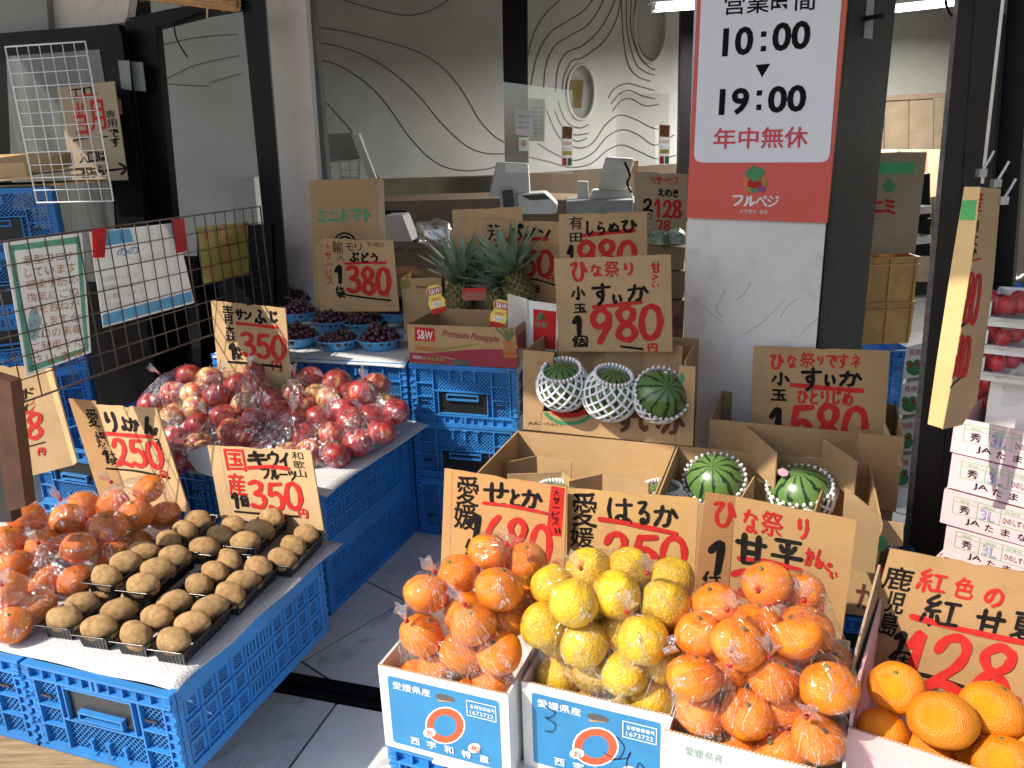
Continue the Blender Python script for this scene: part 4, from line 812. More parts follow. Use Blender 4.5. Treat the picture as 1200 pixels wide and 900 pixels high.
# kiwi trays
def tray(p, rot, label, n=3, z=0):
    """p = near left top corner"""
    _, e, nn = fr(p, rot); W_, L_, h_ = .082, .178, .038; t = thing('kiwi_tray', label, 'tray', (p.x, p.y, p.z-h_), 0, 'black kiwi trays')
    mb = MB(); pt = []; k = 10
    per = []
    for (x, y) in ((0, 0), (W_, 0), (W_, L_), (0, L_)): pass
    segs = [((0, 0), (W_, 0), 14), ((W_, 0), (W_, L_), 30), ((W_, L_), (0, L_), 14), ((0, L_), (0, 0), 30)]
    for a, b, m in segs:
        for i in range(m): per.append((a[0]+(b[0]-a[0])*i/m, a[1]+(b[1]-a[1])*i/m))
    N = len(per)
    for lvl, (ins, z) in enumerate(((.0, 0), (.005, -.002), (.0075, -.006), (.012, -.034), (.016, -.038), (.012, -.034))):
        for i, (x, y) in enumerate(per):
            cx, cy = W_/2, L_/2; q = (.0016 if i % 2 else 0) if lvl in (3, 4, 2) else 0
            fx = (x-cx)/cx*(cx-ins-q); fy = (y-cy)/cy*(cy-ins-q); pt.append(p + e*(cx+fx) + nn*(cy+fy) + Z_*z)
    mb.add(pt, [(l*N+i, l*N+(i+1) % N, (l+1)*N+(i+1) % N, (l+1)*N+i) for l in range(4) for i in range(N)]); mb.f.append(tuple(4*N+i for i in range(N)))
    sh = obj('tray_shell', mb, TRAYM, t); rim = [p + e*x + nn*y for x, y in per]; obj('rim', MB().tube(rim+[rim[0]], .0017, 5, False), TRAYM, t, smooth=True)
    od = ['nearest', 'middle', 'farthest', 'hindmost']
    for k in range(n):
        c = p + e*(W_*.5+random.uniform(-.004, .004)) + nn*(.031+k*(L_-.062)/(n-1)) + Z_*(-.004+random.uniform(0, .006))
        o = fruit('kiwi', c, .0290, f'{od[k]} kiwi in the {label}', 'kiwi', 'kiwi', 'kiwis in black trays', sc=(.92, 1.0, .97), rot=(rad(90)+random.uniform(-.25, .25), random.uniform(-.3, .3), rad(90-rot)+random.uniform(-.45, .45)))
KZ = AZ + .039
for (x, y, lv, lb) in [(42, 733, 0, 'black tray at the near left of the kiwis'), (83, 744, 0, 'second black tray from the left in the nearest row'), (128, 752, 0, 'third black tray from the left in the nearest row'), (172, 761, 0, 'black tray at the near right corner of the sheet'),
    (205, 694, 0, 'low shaded tray in the middle of the kiwis'), (240, 705, 0, 'tray at the right edge of the middle row'), (305, 661, 0, 'rightmost tray under the kiwi price card'),
    (95, 683, 1, 'raised tray next to the bagged iyokan'), (135, 692, 1, 'raised tray in the middle of the kiwis'), (172, 640, .6, 'left tray of the back row by the iyokan price card'), (214, 648, .6, 'middle tray of the back row'), (262, 640, .6, 'tray in the back row in front of the kiwi price card')]:
    tray(P(x, y, KZ+lv*.036), ARot-5, lb)
# ------------------------------------------------------------------ cartons
def panel(name, o, a, b, th, m, parent):          # board with corner o, edges a and b, thickness th (vector)
    ob = obj(name, MB().box(o, a, b, th), m, parent); return ob
def carton(name, label, o, rot, W_, D_, H_, m, cat='carton', t=.0045, front=None, back=None, left=None, right=None, mi=None, group=None, skip=(), cut=True):
    """o = near left bottom corner; heights per wall may differ"""
    o, e, n = fr(o, rot); r = thing(name, label, cat, o, 0, group); mi = mi or m
    def b(nm, c, a, bb, h, mm=m): return panel(nm, c, a, bb, Z_*h, mm, r)
    if 'front' not in skip: b('front_panel', o, e*W_, n*t, front or H_)
    if 'back' not in skip: b('back_panel', o+n*(D_-t), e*W_, n*t, back or H_)
    b('side_panel', o+n*(t+.0004), e*t, n*(D_-2*t-.0008), left or H_); b('side_panel', o+e*(W_-t)+n*(t+.0004), e*t, n*(D_-2*t-.0008), right or H_)
    b('bottom_panel', o+e*(t+.0004)+n*(t+.0004)+Z_*.0005, e*(W_-2*t-.0008), n*(D_-2*t-.0008), t)
    # corrugated cut edge: a paler saw-tooth strip along the front rim
    if cut:
        mb = MB(); k = int(W_/.006)
        for i in range(k): c = o + e*(i*W_/k) + n*.0006 + Z_*((front or H_)); mb.box(c, e*(W_/k*.55), n*(t-.0012), Z_*(.0012+.0008*random.random()))
        if 'front' not in skip: tag(obj('cut_edge', mb, KRAFT2, r), kind='stuff')
    return r, o, e, n
# ---- two blue citrus cartons
def citrus_carton(o, rot, W_, D_, H_, px, label, hand):
    r, o, e, n = carton('citrus_carton', label, o, rot, W_, D_, H_, WBOX, mi=KRAFT)
    pl_ = Plane(o - n*.0002, rot)
    def m(u, v): # panel fraction -> picture pixel, v from top
        return project(o + e*(u*W_) + Z_*((1-v)*H_))
    pa = Plane(o - n*.0006, rot)
    slab('blue_print_panel', rrect([m(.07, .10), m(.93, .10), m(.93, .93), m(.07, .93)], 4), pa, .0003, BLUEP, r)
    pk = Lift(pa, .0001); a, b = m(.07, .1), m(.93, .1); c = m(.07, .93); sx = (b[1]-a[1])/(b[0]-a[0]); ly = (c[0]-a[0])/(c[1]-a[1]); ik = Ink(pk, sx, ly)
    x, y = m(.11, .15); U = (b[0]-a[0])/.86; V = (c[1]-a[1])/.83
    ik.font('愛媛県産', x, y, .29*U, .095*V, INKW, .003)
    x, y = m(.70, .20); ik.font('商標登録番号', x+2, y+1, .19*U, .05*V, INKW, .003); ik.font('1673722', x+2, y+.085*V, .18*U, .05*V, INKW, .0)
    q = [m(.69, .17), m(.905, .17), m(.905, .345), m(.69, .345), m(.69, .17)]
    for i in range(4): ik.stroke([q[i], q[i+1]], .9, INKW, False)
    x, y = m(.255, .80); ik.font('西', x-.03*U, y-.02*V, .068*U, .09*V, INKW, .012)
    for i, ch in enumerate('宇和特産'): xx, yy = m(.355+i*.137, .785); ik.font(ch, xx, yy, .07*U, .095*V, INKW, .012)
    cx, cy = m(.51, .545); ik.disc(cx, cy, .155*U, .235*V, INKW, .0005); ik.disc(cx, cy, .143*U, .218*V, INKO2, .0008, r0=.62); ik.disc(cx, cy, .088*U, .135*V, BLUEP, .0009)
    for ch, u, v in (('丸', .345, .655), ('和', .695, .70)):
        xx, yy = m(u, v); ik.disc(xx+.035*U, yy+.045*V, .048*U, .062*V, INKW, .0010); i2 = Ink(Lift(pk, .0022), sx, ly); i2.font(ch, xx, yy, .07*U, .085*V, INKO2, .008); i2.done(r, 'badge_print')
    if hand:
        ik.stroke([m(.17, .22), m(.235, .26), m(.20, .33), m(.16, .345)], 1.0, INKB); ik.stroke([m(.17, .35), m(.235, .40), m(.215, .49), m(.16, .50)], 1.0, INKB)
        ik.stroke([m(.65, .37), m(.70, .47), m(.66, .62), m(.585, .60), m(.57, .58)], 1., INKB); ik.stroke([m(.60, .66), m(.72, .58), m(.74, .50), m(.72, .60), m(.72, .72), m(.78, .68), m(.80, .60), m(.86, .70)], 1., INKB)
    ik.done(r, 'carton_print')
    # hand hole: flat dark patch painted for the shade inside, with torn lip
    hx, hy = m(.525, .21); hk = [(hx+.075*U*math.cos(t)*(1 if abs(math.cos(t)) < .7 else 1), hy+.043*V*math.sin(t)+sx*.075*U*math.cos(t)) for t in [i*math.pi/9 for i in range(18)]]
    slab('hand_hole_shade', hk, Plane(o-n*.0010, rot), .0005, GROOVE, r); slab('torn_lip', [(hx-.06*U, hy+.02*V), (hx+.06*U, hy+.03*V+sx*.06*U), (hx+.055*U, hy+.055*V), (hx, hy+.045*V), (hx-.055*U, hy+.045*V)], Plane(o-n*.0018, rot), .001, KRAFT2, r)
    sp = Plane(o+e*W_, rot+90)
    return r
INKO2 = mat('orange_red_print', (.60, .09, .03), .5, .04)
E1 = P(452, 875, .2040); E1.z = .2078; citrus_carton(E1, 21.5, .2535, .35, .176, None, 'left white and blue citrus carton with orange ring print', False)
E2 = P(611, 799, .385); E2 = Vector((E2.x, E2.y, .2078)); citrus_carton(E2, 22.5, .262, .35, .178, None, 'middle blue citrus carton with scribbled numbers and yellow fruit', True)
E3 = P(780, 857, .385); E3 = Vector((E3.x, E3.y, .2078)); r3, o3, e3, n3 = carton('citrus_carton', 'right white citrus carton with small green lettering', E3, 24, .262, .35, .178, WBOX)
ik = Ink(Plane(o3-n3*.0004, 24), .25, .1); x, y = project(o3+e3*.03+Z_*.160); ik.font('愛媛県産', x, y, 45, 11, mat('sage_print', (.28, .46, .38), .6), .004); ik.poly([project(o3+e3*q[0]+Z_*q[1]) for q in ((.115, .118), (.165, .118), (.165, .10), (.115, .10))], GROOVE); ik.done(r3, 'carton_print')
# fruit in the cartons
ZR = .2078+.178
def zf1(x, y): return ZR + .015 + max(0, 790-y)*.00105
pile('setoka', [
 ('bag at the back of the left carton', [(582, 662), (625, 679), (600, 700), (619, 711)]),
 ('bag with a starry knot in the left carton', [(514, 701), (545, 700), (560, 716)]),
 ('front left bag of the left carton', [(505, 744), (505, 780), (478, 783), (538, 768)]),
 ('front right bag of the left carton', [(559, 738), (584, 777), (605, 731), (548, 793), (602, 762)])], .0415, zf1, 'mandarin', 'mandarin', 'in the left carton', 'bagged mandarins in the left carton', bound=(E1, *fr(E1, 21.5)[1:], .2535, .35, ZR))
def zf2(x, y): return ZR + .012 + max(0, 815-y)*.0010
pile('haruka', [
 ('topmost bag of yellow fruit', [(687, 689), (649, 701), (728, 690), (660, 712)]),
 ('leftmost bag of yellow fruit', [(646, 738), (663, 780), (632, 776), (655, 760)]),
 ('central bag of yellow fruit', [(697, 738), (720, 777), (684, 803), (690, 765)]),
 ('back right bag of yellow fruit', [(761, 701), (732, 706), (792, 738), (770, 722)]),
 ('middle right bag of yellow fruit', [(749, 741), (738, 768), (765, 760), (725, 812)]),
 ('front right bag of yellow fruit by the red tie', [(776, 791), (757, 822), (790, 812), (745, 800)])], .0415, zf2, 'yellow_citrus', 'yellow citrus', 'in the middle carton', 'bagged yellow citrus in the middle carton', bound=(E2, *fr(E2, 22.5)[1:], .262, .35, ZR))
def zf3(x, y): return ZR + .010 + max(0, 850-y)*.0010
pile('kanpei', [
 ('back left bag of the right carton', [(857, 737), (832, 766), (857, 782), (880, 760)]),
 ('back bag touching the 350 yen card', [(890, 722), (897, 742), (912, 770), (925, 752)]),
 ('back right bag of the right carton', [(937, 741), (960, 790), (930, 790), (950, 765)]),
 ('front left bag of the right carton', [(820, 815), (840, 852), (800, 830), (862, 835)]),
 ('middle bag of the right carton', [(897, 802), (882, 812), (880, 790), (875, 830)]),
 ('front right bag of the right carton', [(917, 856), (957, 832), (935, 815), (958, 868)])], .0415, zf3, 'round_mandarin', 'mandarin', 'in the right carton', 'bagged mandarins in the right carton', bound=(E3, *fr(E3, 24)[1:], .262, .35, ZR))
# ---- pink carton with big oranges
P4 = P(994, 853, .40); P4.z = .2078; r4, o4, e4, n4 = carton('pink_carton', 'pink carton of loose coarse skinned oranges at the bottom right', P4, 32, .40, .36, .192, PBOX, left=.25)
ik = Ink(Plane(o4-n4*.0004, 32), .33, .1); ik.stroke([(1062, 893), (1066, 904)], 1, INKW); ik.font('鹿児島県産', 1058, 892, 62, 18, INKW, .01); ik.done(r4, 'carton_print')
pnl = MB().prism([o4-e4*.001+n4*.01+Z_*.19, o4-e4*.001+n4*.34+Z_*.19, o4-e4*.012+n4*.34+Z_*.30, o4-e4*.012+n4*.10+Z_*.27, o4-e4*.010+n4*.012+Z_*.205], e4*.004); obj('raised_flap', pnl, KRAFT3, r4)
big = [(1048, 815, .43, .0465, 'upper left coarse orange half in the shade of the carton flap'), (1034, 858, .400, .042, 'lower left coarse orange in the pink carton corner'), (1101, 850, .432, .053, 'large coarse orange in the middle front of the pink carton'),
 (1168, 846, .425, .050, 'coarse orange at the right shaded by its neighbour'), (1162, 905, .40, .047, 'coarse orange at the bottom right edge of the photograph'), (1145, 880, .375, .042, 'small coarse orange peeping between the larger ones'), (1085, 905, .37, .045, 'coarse orange deep behind the pink carton front'), (1215, 870, .40, .048, 'coarse orange just right of the photograph edge')]
its = [[P(a, b+5, z-.012), R_*.93, l] for a, b, z, R_, l in big]; relax(its, 30, (o4, e4, n4, .40, .36, .40))
for p, R_, l in its: fruit('big_orange', p, R_, l, 'coarse_orange', 'orange', 'loose coarse oranges in the pink carton')

# ------------------------------------------------------------------ price cards
def card(label, px, plane, items, m=KRAFT2, name='price_card', wing=None, sx=None, creases=(), cat='price card', notch=True):
    """items: (text, x, y, w, h, ink, width, vertical?)"""
    ps = list(px)
    if notch:                             # uneven torn top edge
        a, b = Vector(ps[0]), Vector(ps[1]); top = [tuple(a)]
        for k in range(1, 12): q = a.lerp(b, k/12); top.append((q.x, q.y + 1.1*noise.noise((k*.9+a.x, 0, 0)) + (1.6 if k in (6,) else 0)))
        ps = top + ps[1:]
    bl = plane.hit(*px[-1]); r = thing(name, label, cat, bl)
    slab('card_sheet', ps, plane, .004, m, r)
    a, b, d = px[0], px[1], px[-1]
    ik = Ink(plane, (b[1]-a[1])/(b[0]-a[0]) if sx is None else sx, (d[0]-a[0])/(d[1]-a[1]))
    for it in items:
        t = it[0]
        if t == 'S': ik.stroke(it[1], it[2], it[3]); continue
        if t == 'R': ik.poly(it[1], it[2]); continue
        if t == 'F': ik.font(*it[1:6], it[6], it[7] if len(it) > 7 else .0, rough=.01); continue
        ik.glyphs(t, it[1], it[2], it[3], it[4], it[5], it[6], vert=len(it) > 7 and it[7] == 'v', gap=it[8] if len(it) > 8 else .92)
    ik.done(r)
    for c in creases:
        ikc = Ink(plane); ikc.stroke(c, .6, KRAFT3, False); ikc.done(r, 'crease')
    if wing:                              # folded flap: pixel quad on its own plane
        slab('folded_flap', wing[0], wing[1], .004, wing[2] if len(wing) > 2 else m, r)
    return r
B, R, S_ = INKB, INKR, 'S'
# front row
pl1 = Plane(PY(590, 600, 1.555), 21, 7)
card('orange tinted price card reading 680 yen behind the bagged mandarins', [(521, 549), (664, 571), (660, 700), (515, 700)], pl1, [
 ('愛', 536, 556, 27, 34, B, 2.6), ('媛', 533, 588, 27, 30, B, 2.4), ('1', 546, 602, 24, 26, B, 7), ('袋', 545, 630, 21, 30, B, 2.2),
 ('せ', 566, 560, 32, 30, B, 4.2), ('と', 596, 572, 15, 20, B, 3.6), ('か', 610, 572, 27, 22, B, 3.8), (S_, [(567, 589), (600, 593), (640, 601)], 4, R),
 ('680', 566, 602, 82, 54, R, 6.6), ('円', 646, 658, 11, 17, R, 2), ('R', [(646, 569), (662, 572), (658, 629), (640, 627)], R), ('大サービス', 648, 573, 9, 42, B, 1.3, 'v'), (S_, [(651, 619), (652, 624)], 1.4, B), (S_, [(655, 619), (656, 624)], 1.4, B)],
 m=cardboard('orange_kraft', (.50, .265, .105)), creases=[[(530, 552), (526, 690)]])
pl2 = Plane(PY(740, 620, 1.475), 22.5, 7)
card('yellow brown price card reading 250 yen behind the yellow citrus', [(665, 572), (818, 584), (812, 716), (664, 700)], pl2, [
 ('愛', 671, 576, 30, 40, B, 3), ('媛', 669, 616, 28, 24, B, 2.4), ('1', 668, 642, 22, 20, B, 5), ('袋', 684, 645, 24, 20, B, 2.3),
 ('は', 710, 582, 33, 30, B, 4), ('る', 744, 586, 18, 28, B, 3.6), ('か', 764, 590, 32, 26, B, 4), (S_, [(703, 608), (740, 614), (792, 625)], 6, R),
 ('250', 706, 622, 100, 42, R, 7.4), ('円', 787, 674, 17, 18, R, 2.8), (S_, [(722, 667), (760, 682), (806, 698)], 6, B), (S_, [(745, 690), (780, 702), (806, 722)], 2.4, B)], m=cardboard('amber_kraft', (.46, .28, .11)))
pl3 = Plane(PY(910, 650, 1.375), 24, 6); pl3w = Plane(pl3.hit(862, 590), 6, 6)
card('large price card reading 350 yen with folded left flap behind the right carton', [(862, 582), (1004, 610), (985, 760), (850, 740)], pl3, [
 ('ひな', 838, 583, 54, 28, R, 4, 'h', .9) if False else ('な', 871, 596, 20, 27, R, 3.6), ('祭', 893, 597, 27, 28, R, 3), ('り', 933, 606, 18, 24, R, 3.8),
 ('甘', 862, 622, 38, 36, B, 6), ('平', 904, 626, 40, 38, B, 5.4), (S_, [(866, 654), (900, 658), (938, 668)], 6, R), ('かん', 944, 640, 22, 22, R, 2.8), ('ペ', 957, 655, 20, 16, R, 2.8), ('い', 972, 668, 10, 9, R, 2.4),
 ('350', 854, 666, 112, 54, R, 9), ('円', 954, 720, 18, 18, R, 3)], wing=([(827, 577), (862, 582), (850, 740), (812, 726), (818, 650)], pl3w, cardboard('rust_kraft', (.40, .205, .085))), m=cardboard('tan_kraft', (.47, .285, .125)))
ik = Ink(pl3w, .14, -.1); ik.glyphs('ひ', 837, 583, 27, 34, R, 4.4); ik.glyphs('1', 829, 632, 28, 36, B, 8); ik.glyphs('袋', 824, 668, 25, 28, B, 2.8); ik.stroke([(836, 702), (848, 706)], 2, B)
w3 = bpy.data.objects['folded_flap']; ik.done(w3.parent, 'flap_lettering')
pl4 = Plane(P4 + n4*.30 + Z_*.2, 32, 8)
card('sunlit price card reading 128 yen standing in the pink carton of coarse oranges', [(1043, 643), (1240, 678), (1218, 850), (1006, 775)], pl4, [
 ('鹿', 1040, 662, 34, 26, B, 3.2), ('児', 1042, 692, 22, 24, B, 3), ('島', 1035, 716, 22, 26, B, 3), ('1', 1048, 738, 22, 24, B, 6), ('個', 1042, 760, 30, 22, B, 3),
 ('紅', 1078, 664, 36, 26, R, 3.6), ('色', 1122, 675, 24, 24, R, 3.6), ('の', 1156, 686, 24, 22, R, 4),
 ('紅', 1084, 694, 48, 36, B, 4.4), ('甘', 1146, 712, 36, 32, B, 5), ('夏', 1190, 716, 34, 36, B, 4), (S_, [(1068, 722), (1130, 738), (1215, 756)], 7, R),
 ('1', 1066, 738, 26, 48, R, 11), ('28', 1096, 742, 104, 64, R, 11), ('円', 1178, 814, 20, 18, R, 4), (S_, [(1040, 783), (1090, 793), (1160, 817)], 6, B)],
 m=cardboard('warm_kraft', (.42, .255, .115)), creases=[[(1068, 650), (1028, 775)]])
# left table cards
pl5 = Plane(P(150, 590, AZ+.05)+An*.03, 30, 12); pl5w = Plane(pl5.hit(113, 474), 2, 10)
card('sunlit price card reading 250 yen striped by mesh shadows behind the bagged iyokan', [(113, 474), (183, 478), (222, 600), (150, 592)], pl5, [
 ('り', 118, 481, 18, 24, B, 4), ('よ', 137, 488, 12, 17, B, 3), ('か', 147, 489, 14, 16, B, 3), ('ん', 163, 488, 18, 22, B, 4), (S_, [(125, 508), (150, 510), (178, 512)], 5, R),
 ('250', 128, 514, 58, 32, R, 5), ('円', 186, 551, 10, 9, R, 1.6), (S_, [(125, 549), (160, 552), (199, 560)], 2.6, B), ('278', 170, 558, 18, 9, B, 1.8), ('32', 180, 514, 7, 18, B, 1.6, 'v'), ('入', 187, 533, 8, 9, B, 1.4)],
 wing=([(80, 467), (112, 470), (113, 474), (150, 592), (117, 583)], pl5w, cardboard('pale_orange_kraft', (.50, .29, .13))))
ik = Ink(pl5, .1, .25); ik.font('愛', 100, 478, 14, 22, B, .01, rough=.012); ik.font('媛', 110, 505, 15, 20, B, .01, rough=.012); ik.glyphs('1', 116, 527, 10, 15, B, 3); ik.glyphs('袋', 124, 528, 12, 16, B, 1.6); 
wq = [o for o in bpy.data.objects if o.name.startswith('folded_flap')][-1]
ik = Ink(pl5w, .1, .25); ik.font('愛', 99, 478, 14, 22, B, .01, rough=.012); ik.font('媛', 110, 505, 13, 20, B, .01, rough=.012); ik.glyphs('1', 118, 527, 9, 15, B, 3); ik.done(wq.parent, 'flap_lettering')
ik = Ink(pl5, .1, .25); ik.glyphs('袋', 124, 528, 12, 16, B, 1.6); ik.done(wq.parent, 'small_lettering')
pl6 = Plane(Ao + An*.575 + Z_*.2, 24, 10)
card('price card for kiwi reading 350 yen standing behind the black trays', [(243, 522), (364, 528), (381, 632), (262, 624)], pl6, [
 ('国', 262, 526, 24, 25, R, 3.2), ('産', 265, 554, 21, 26, R, 3), ('1', 269, 577, 12, 17, B, 4), ('個', 280, 580, 10, 13, B, 1.8),
 ('キ', 287, 529, 26, 16, B, 4.2), ('ウ', 312, 529, 14, 18, B, 3), ('イ', 325, 530, 14, 18, B, 3), (S_, [(292, 548), (320, 547), (338, 549)], 5, R), ('フルーツ', 305, 548, 42, 13, B, 2.2), ('和歌山', 341, 529, 14, 31, B, 1.6, 'v'),
 ('350', 288, 563, 64, 32, R, 5.2), ('円', 348, 596, 13, 10, R, 2), (S_, [(276, 599), (310, 602), (350, 605)], 2.4, B)], creases=[[(257, 524), (275, 622)]])
pl7 = Plane(Bo + Bn*.33 + Be*-.3 + Z_*.42, 24, 9)
card('price card for apples reading 350 yen standing at the back of the apple pile', [(247, 352), (334, 361), (343, 462), (258, 458)], pl7, [
 ('青', 260, 357, 13, 22, B, 2.2), ('森', 264, 381, 11, 20, B, 2), ('1', 267, 402, 10, 18, B, 4), ('袋', 275, 406, 9, 15, B, 1.6),
 ('サン', 275, 362, 20, 12, B, 2.4), ('ふ', 297, 362, 15, 17, B, 2.8), ('じ', 314, 364, 12, 14, B, 2.4), (S_, [(278, 379), (300, 381), (325, 384)], 4, R),
 ('350', 280, 388, 54, 28, R, 4.8), ('円', 317, 423, 14, 11, R, 2.2), (S_, [(268, 424), (295, 426), (330, 430)], 3, B)])
# grape card and cartons behind
pl8 = Plane(Go - Ge*.60 + Gn*.33 + Z_*.6, 18, 8)
card('price card for grapes reading 380 yen behind the light blue bowls', [(378, 279), (460, 282), (468, 365), (384, 365)], pl8, [
 ('輸', 389, 282, 13, 15, B, 1.4), ('入', 394, 298, 10, 8, B, 1.4), ('モ', 405, 285, 10, 9, B, 1.6), ('リ', 416, 285, 8, 9, B, 1.6), ('ぶどう', 409, 296, 35, 11, B, 2.2), ('モリモリ', 430, 284, 19, 5, B, .9), (S_, [(404, 309), (425, 308), (452, 308)], 3.4, R),
 ('1', 391, 311, 12, 20, B, 4.4), ('袋', 393, 335, 12, 13, B, 1.8), ('380', 404, 312, 53, 31, R, 5.4), ('円', 449, 343, 7, 5, R, 1.2), (S_, [(403, 345), (430, 349), (458, 352)], 2.2, B)], m=KRAFT,
 wing=([(369, 289), (378, 279), (384, 365), (376, 365)], Plane(pl8.hit(378, 279), 0, 8), KRAFT))
ik = Ink(pl8, .02, .06); ik.glyphs('大サービス', 380, 285, 8, 50, R, 1.3, vert=True); ik.done([o for o in bpy.data.objects if o.name.startswith('folded_flap')][-1].parent, 'margin_lettering')
pl9 = Plane(Go - Ge*.60 + Gn*.46 + Z_*.6, 18, 3)
card('tall tomato carton panel with green katakana behind the grape price card', [(362, 211), (443, 209), (449, 400), (372, 410)], pl9, [('ミニトマト', 371, 245, 65, 16, INKG, 3.2)], m=KRAFT, name='tomato_carton', cat='carton', notch=False,
 wing=([(443, 209), (449, 211), (455, 400), (449, 400)], Plane(pl9.hit(443, 300)+Vector((0, .003, 0)), 30, 3), KRAFT3))
ik = Ink(pl9); ik.disc(404, 284, 13, 12, DIGB, .0006, r0=.82); ik.disc(404, 284, 9, 8, DIGB, .0008, r0=.7); ik.done([o for o in bpy.data.objects if o.name.startswith('tomato_carton')][0], 'round_mark')
# half open carton right of the grape card
qo = pl8.hit(466, 362); rk, ok_, ek, nk = carton('open_carton', 'open kraft carton with faded orange print beside the grape price card', Vector((qo.x+.015, qo.y+.03, .618)), 5, .15, .2, .205, KRAFT, cut=False)
ik = Ink(Plane(ok_-nk*.0004, 5), .0, .05); ik.font('SUNWORLD', 464, 312, 25, 9, INKO, .0); ik.disc(475, 333, 7, 6, YELP, .0007); ik.font('Premium', 488, 334, 12, 4, B); ik.font('SWEET GRAPES', 463, 291, 30, 4, B); ik.done(rk, 'carton_print')
pb = Plane(Go + Gn*.50 + Ge*.05 + Z_*.6, 17, 4)
card('plain blank cardboard sheet behind the pineapple price card', [(530, 246), (612, 242), (612, 400), (534, 400)], Plane(Go+Gn*.56+Z_*.6, 10, 3), [], m=KRAFT, name='cardboard_sheet', cat='cardboard')
card('price card for pineapples reading 250 yen behind the crowns', [(558, 257), (656, 260), (651, 372), (560, 372)], pb, [
 ('芳', 571, 262, 15, 20, B, 2.2), ('熟', 571, 284, 18, 20, B, 1.6), ('パ', 594, 262, 20, 20, B, 3), ('イン', 614, 266, 32, 16, B, 2.8, 'h', .9), (S_, [(589, 281), (615, 280), (641, 280)], 5, R),
 ('250', 588, 292, 61, 31, R, 5), ('円', 640, 322, 9, 8, R, 1.6), (S_, [(612, 325), (630, 328), (650, 334)], 2.2, B), ('278', 615, 334, 18, 8, B, 1.7)], m=KRAFT2)
pc = Plane(Go + Gn*.40 + Ge*.34 + Z_*.6, 14, 5)
card('price card reading 900 yen for citrus from Arita behind the watermelon card', [(655, 251), (758, 248), (758, 400), (656, 400)], pc, [
 ('有', 667, 254, 16, 15, B, 2), ('田', 668, 273, 14, 11, B, 2), ('し', 685, 259, 12, 18, B, 2.6), ('ら', 698, 260, 12, 15, B, 2.4), ('ぬ', 712, 261, 14, 12, B, 2.4), ('ひ', 727, 257, 20, 16, B, 2.8), (S_, [(683, 276), (710, 273), (743, 270)], 5.4, R),
 ('1', 664, 288, 10, 30, B, 4), ('980', 676, 283, 70, 34, R, 6)], m=KRAFT2, creases=[[(664, 251), (664, 300)]])
pd = Plane(PY(720, 350, 2.30), 20, 6)
card('large price card reading 980 yen with festival lettering in the open watermelon carton', [(649, 303), (786, 298), (788, 412), (655, 412)], pd, [
 ('ひ', 667, 305, 21, 26, R, 3.6), ('な', 691, 310, 15, 14, R, 2.6), ('祭', 708, 306, 18, 19, R, 2.4), ('り', 729, 308, 15, 14, R, 2.8), ('甘', 762, 307, 12, 13, R, 2), ('?', 763, 322, 9, 9, R, 1.6), ('い', 763, 332, 10, 5, R, 1.6),
 ('小', 668, 336, 18, 16, B, 2.6), ('玉', 671, 356, 17, 11, B, 2.2), ('1', 669, 371, 16, 22, B, 5), ('個', 669, 394, 20, 13, B, 2.2), ('す', 692, 333, 24, 25, B, 3.6), ('い', 717, 344, 12, 13, B, 3), ('か', 733, 334, 28, 20, B, 3.4), (S_, [(696, 360), (725, 357), (751, 354)], 5.4, R),
 ('980', 690, 361, 86, 40, R, 7), ('円', 758, 403, 13, 9, R, 2), (S_, [(728, 406), (745, 408), (753, 409)], 3, B)], m=KRAFT2, creases=[[(665, 303), (665, 400)], [(778, 299), (779, 400)]])
pe = Plane(PY(960, 470, 2.12), 24, 8)
card('price card reading 580 yen standing in the carton before the white pillar', [(883, 405), (1043, 411), (1034, 550), (877, 545)], pe, [
 ('ひ', 902, 413, 17, 20, R, 3), ('な', 922, 416, 13, 15, R, 2.4), ('祭', 938, 413, 18, 17, R, 2.2), ('り', 957, 417, 9, 10, R, 2), ('です', 968, 414, 27, 16, R, 2.4), ('ネ', 997, 415, 13, 15, R, 2.2),
 ('小', 903, 436, 24, 15, B, 3), ('玉', 903, 455, 20, 14, B, 2.8), ('1', 900, 479, 22, 28, B, 7), ('個', 905, 508, 14, 13, B, 2.8), ('す', 938, 431, 26, 26, B, 4), ('い', 966, 437, 14, 16, B, 3.4), ('か', 982, 434, 30, 18, B, 3.8), (S_, [(928, 451), (970, 455), (1010, 458)], 6, R),
 ('ひとりじめ', 934, 456, 66, 17, R, 2.6), ('580', 924, 474, 94, 48, R, 7.5), (S_, [(913, 527), (940, 529), (985, 531)], 4, B)], m=KRAFT, creases=[[(895, 406), (890, 530)], [(1030, 411), (1024, 540)]])
pf = Plane(PY(770, 250, 3.0), 12, 4)
card('dim price card reading 128 yen leaning behind bagged enoki', [(743, 201), (806, 204), (803, 290), (744, 290)], pf, [
 ('大サービス', 762, 206, 34, 9, R, 1.6), ('えのき', 770, 221, 26, 9, B, 1.7), ('2', 753, 233, 12, 14, B, 3), ('128', 765, 234, 34, 20, R, 3.6), ('78', 768, 258, 18, 11, R, 2), ('コ', 757, 250, 7, 7, B, 1.4)], m=KRAFT3)
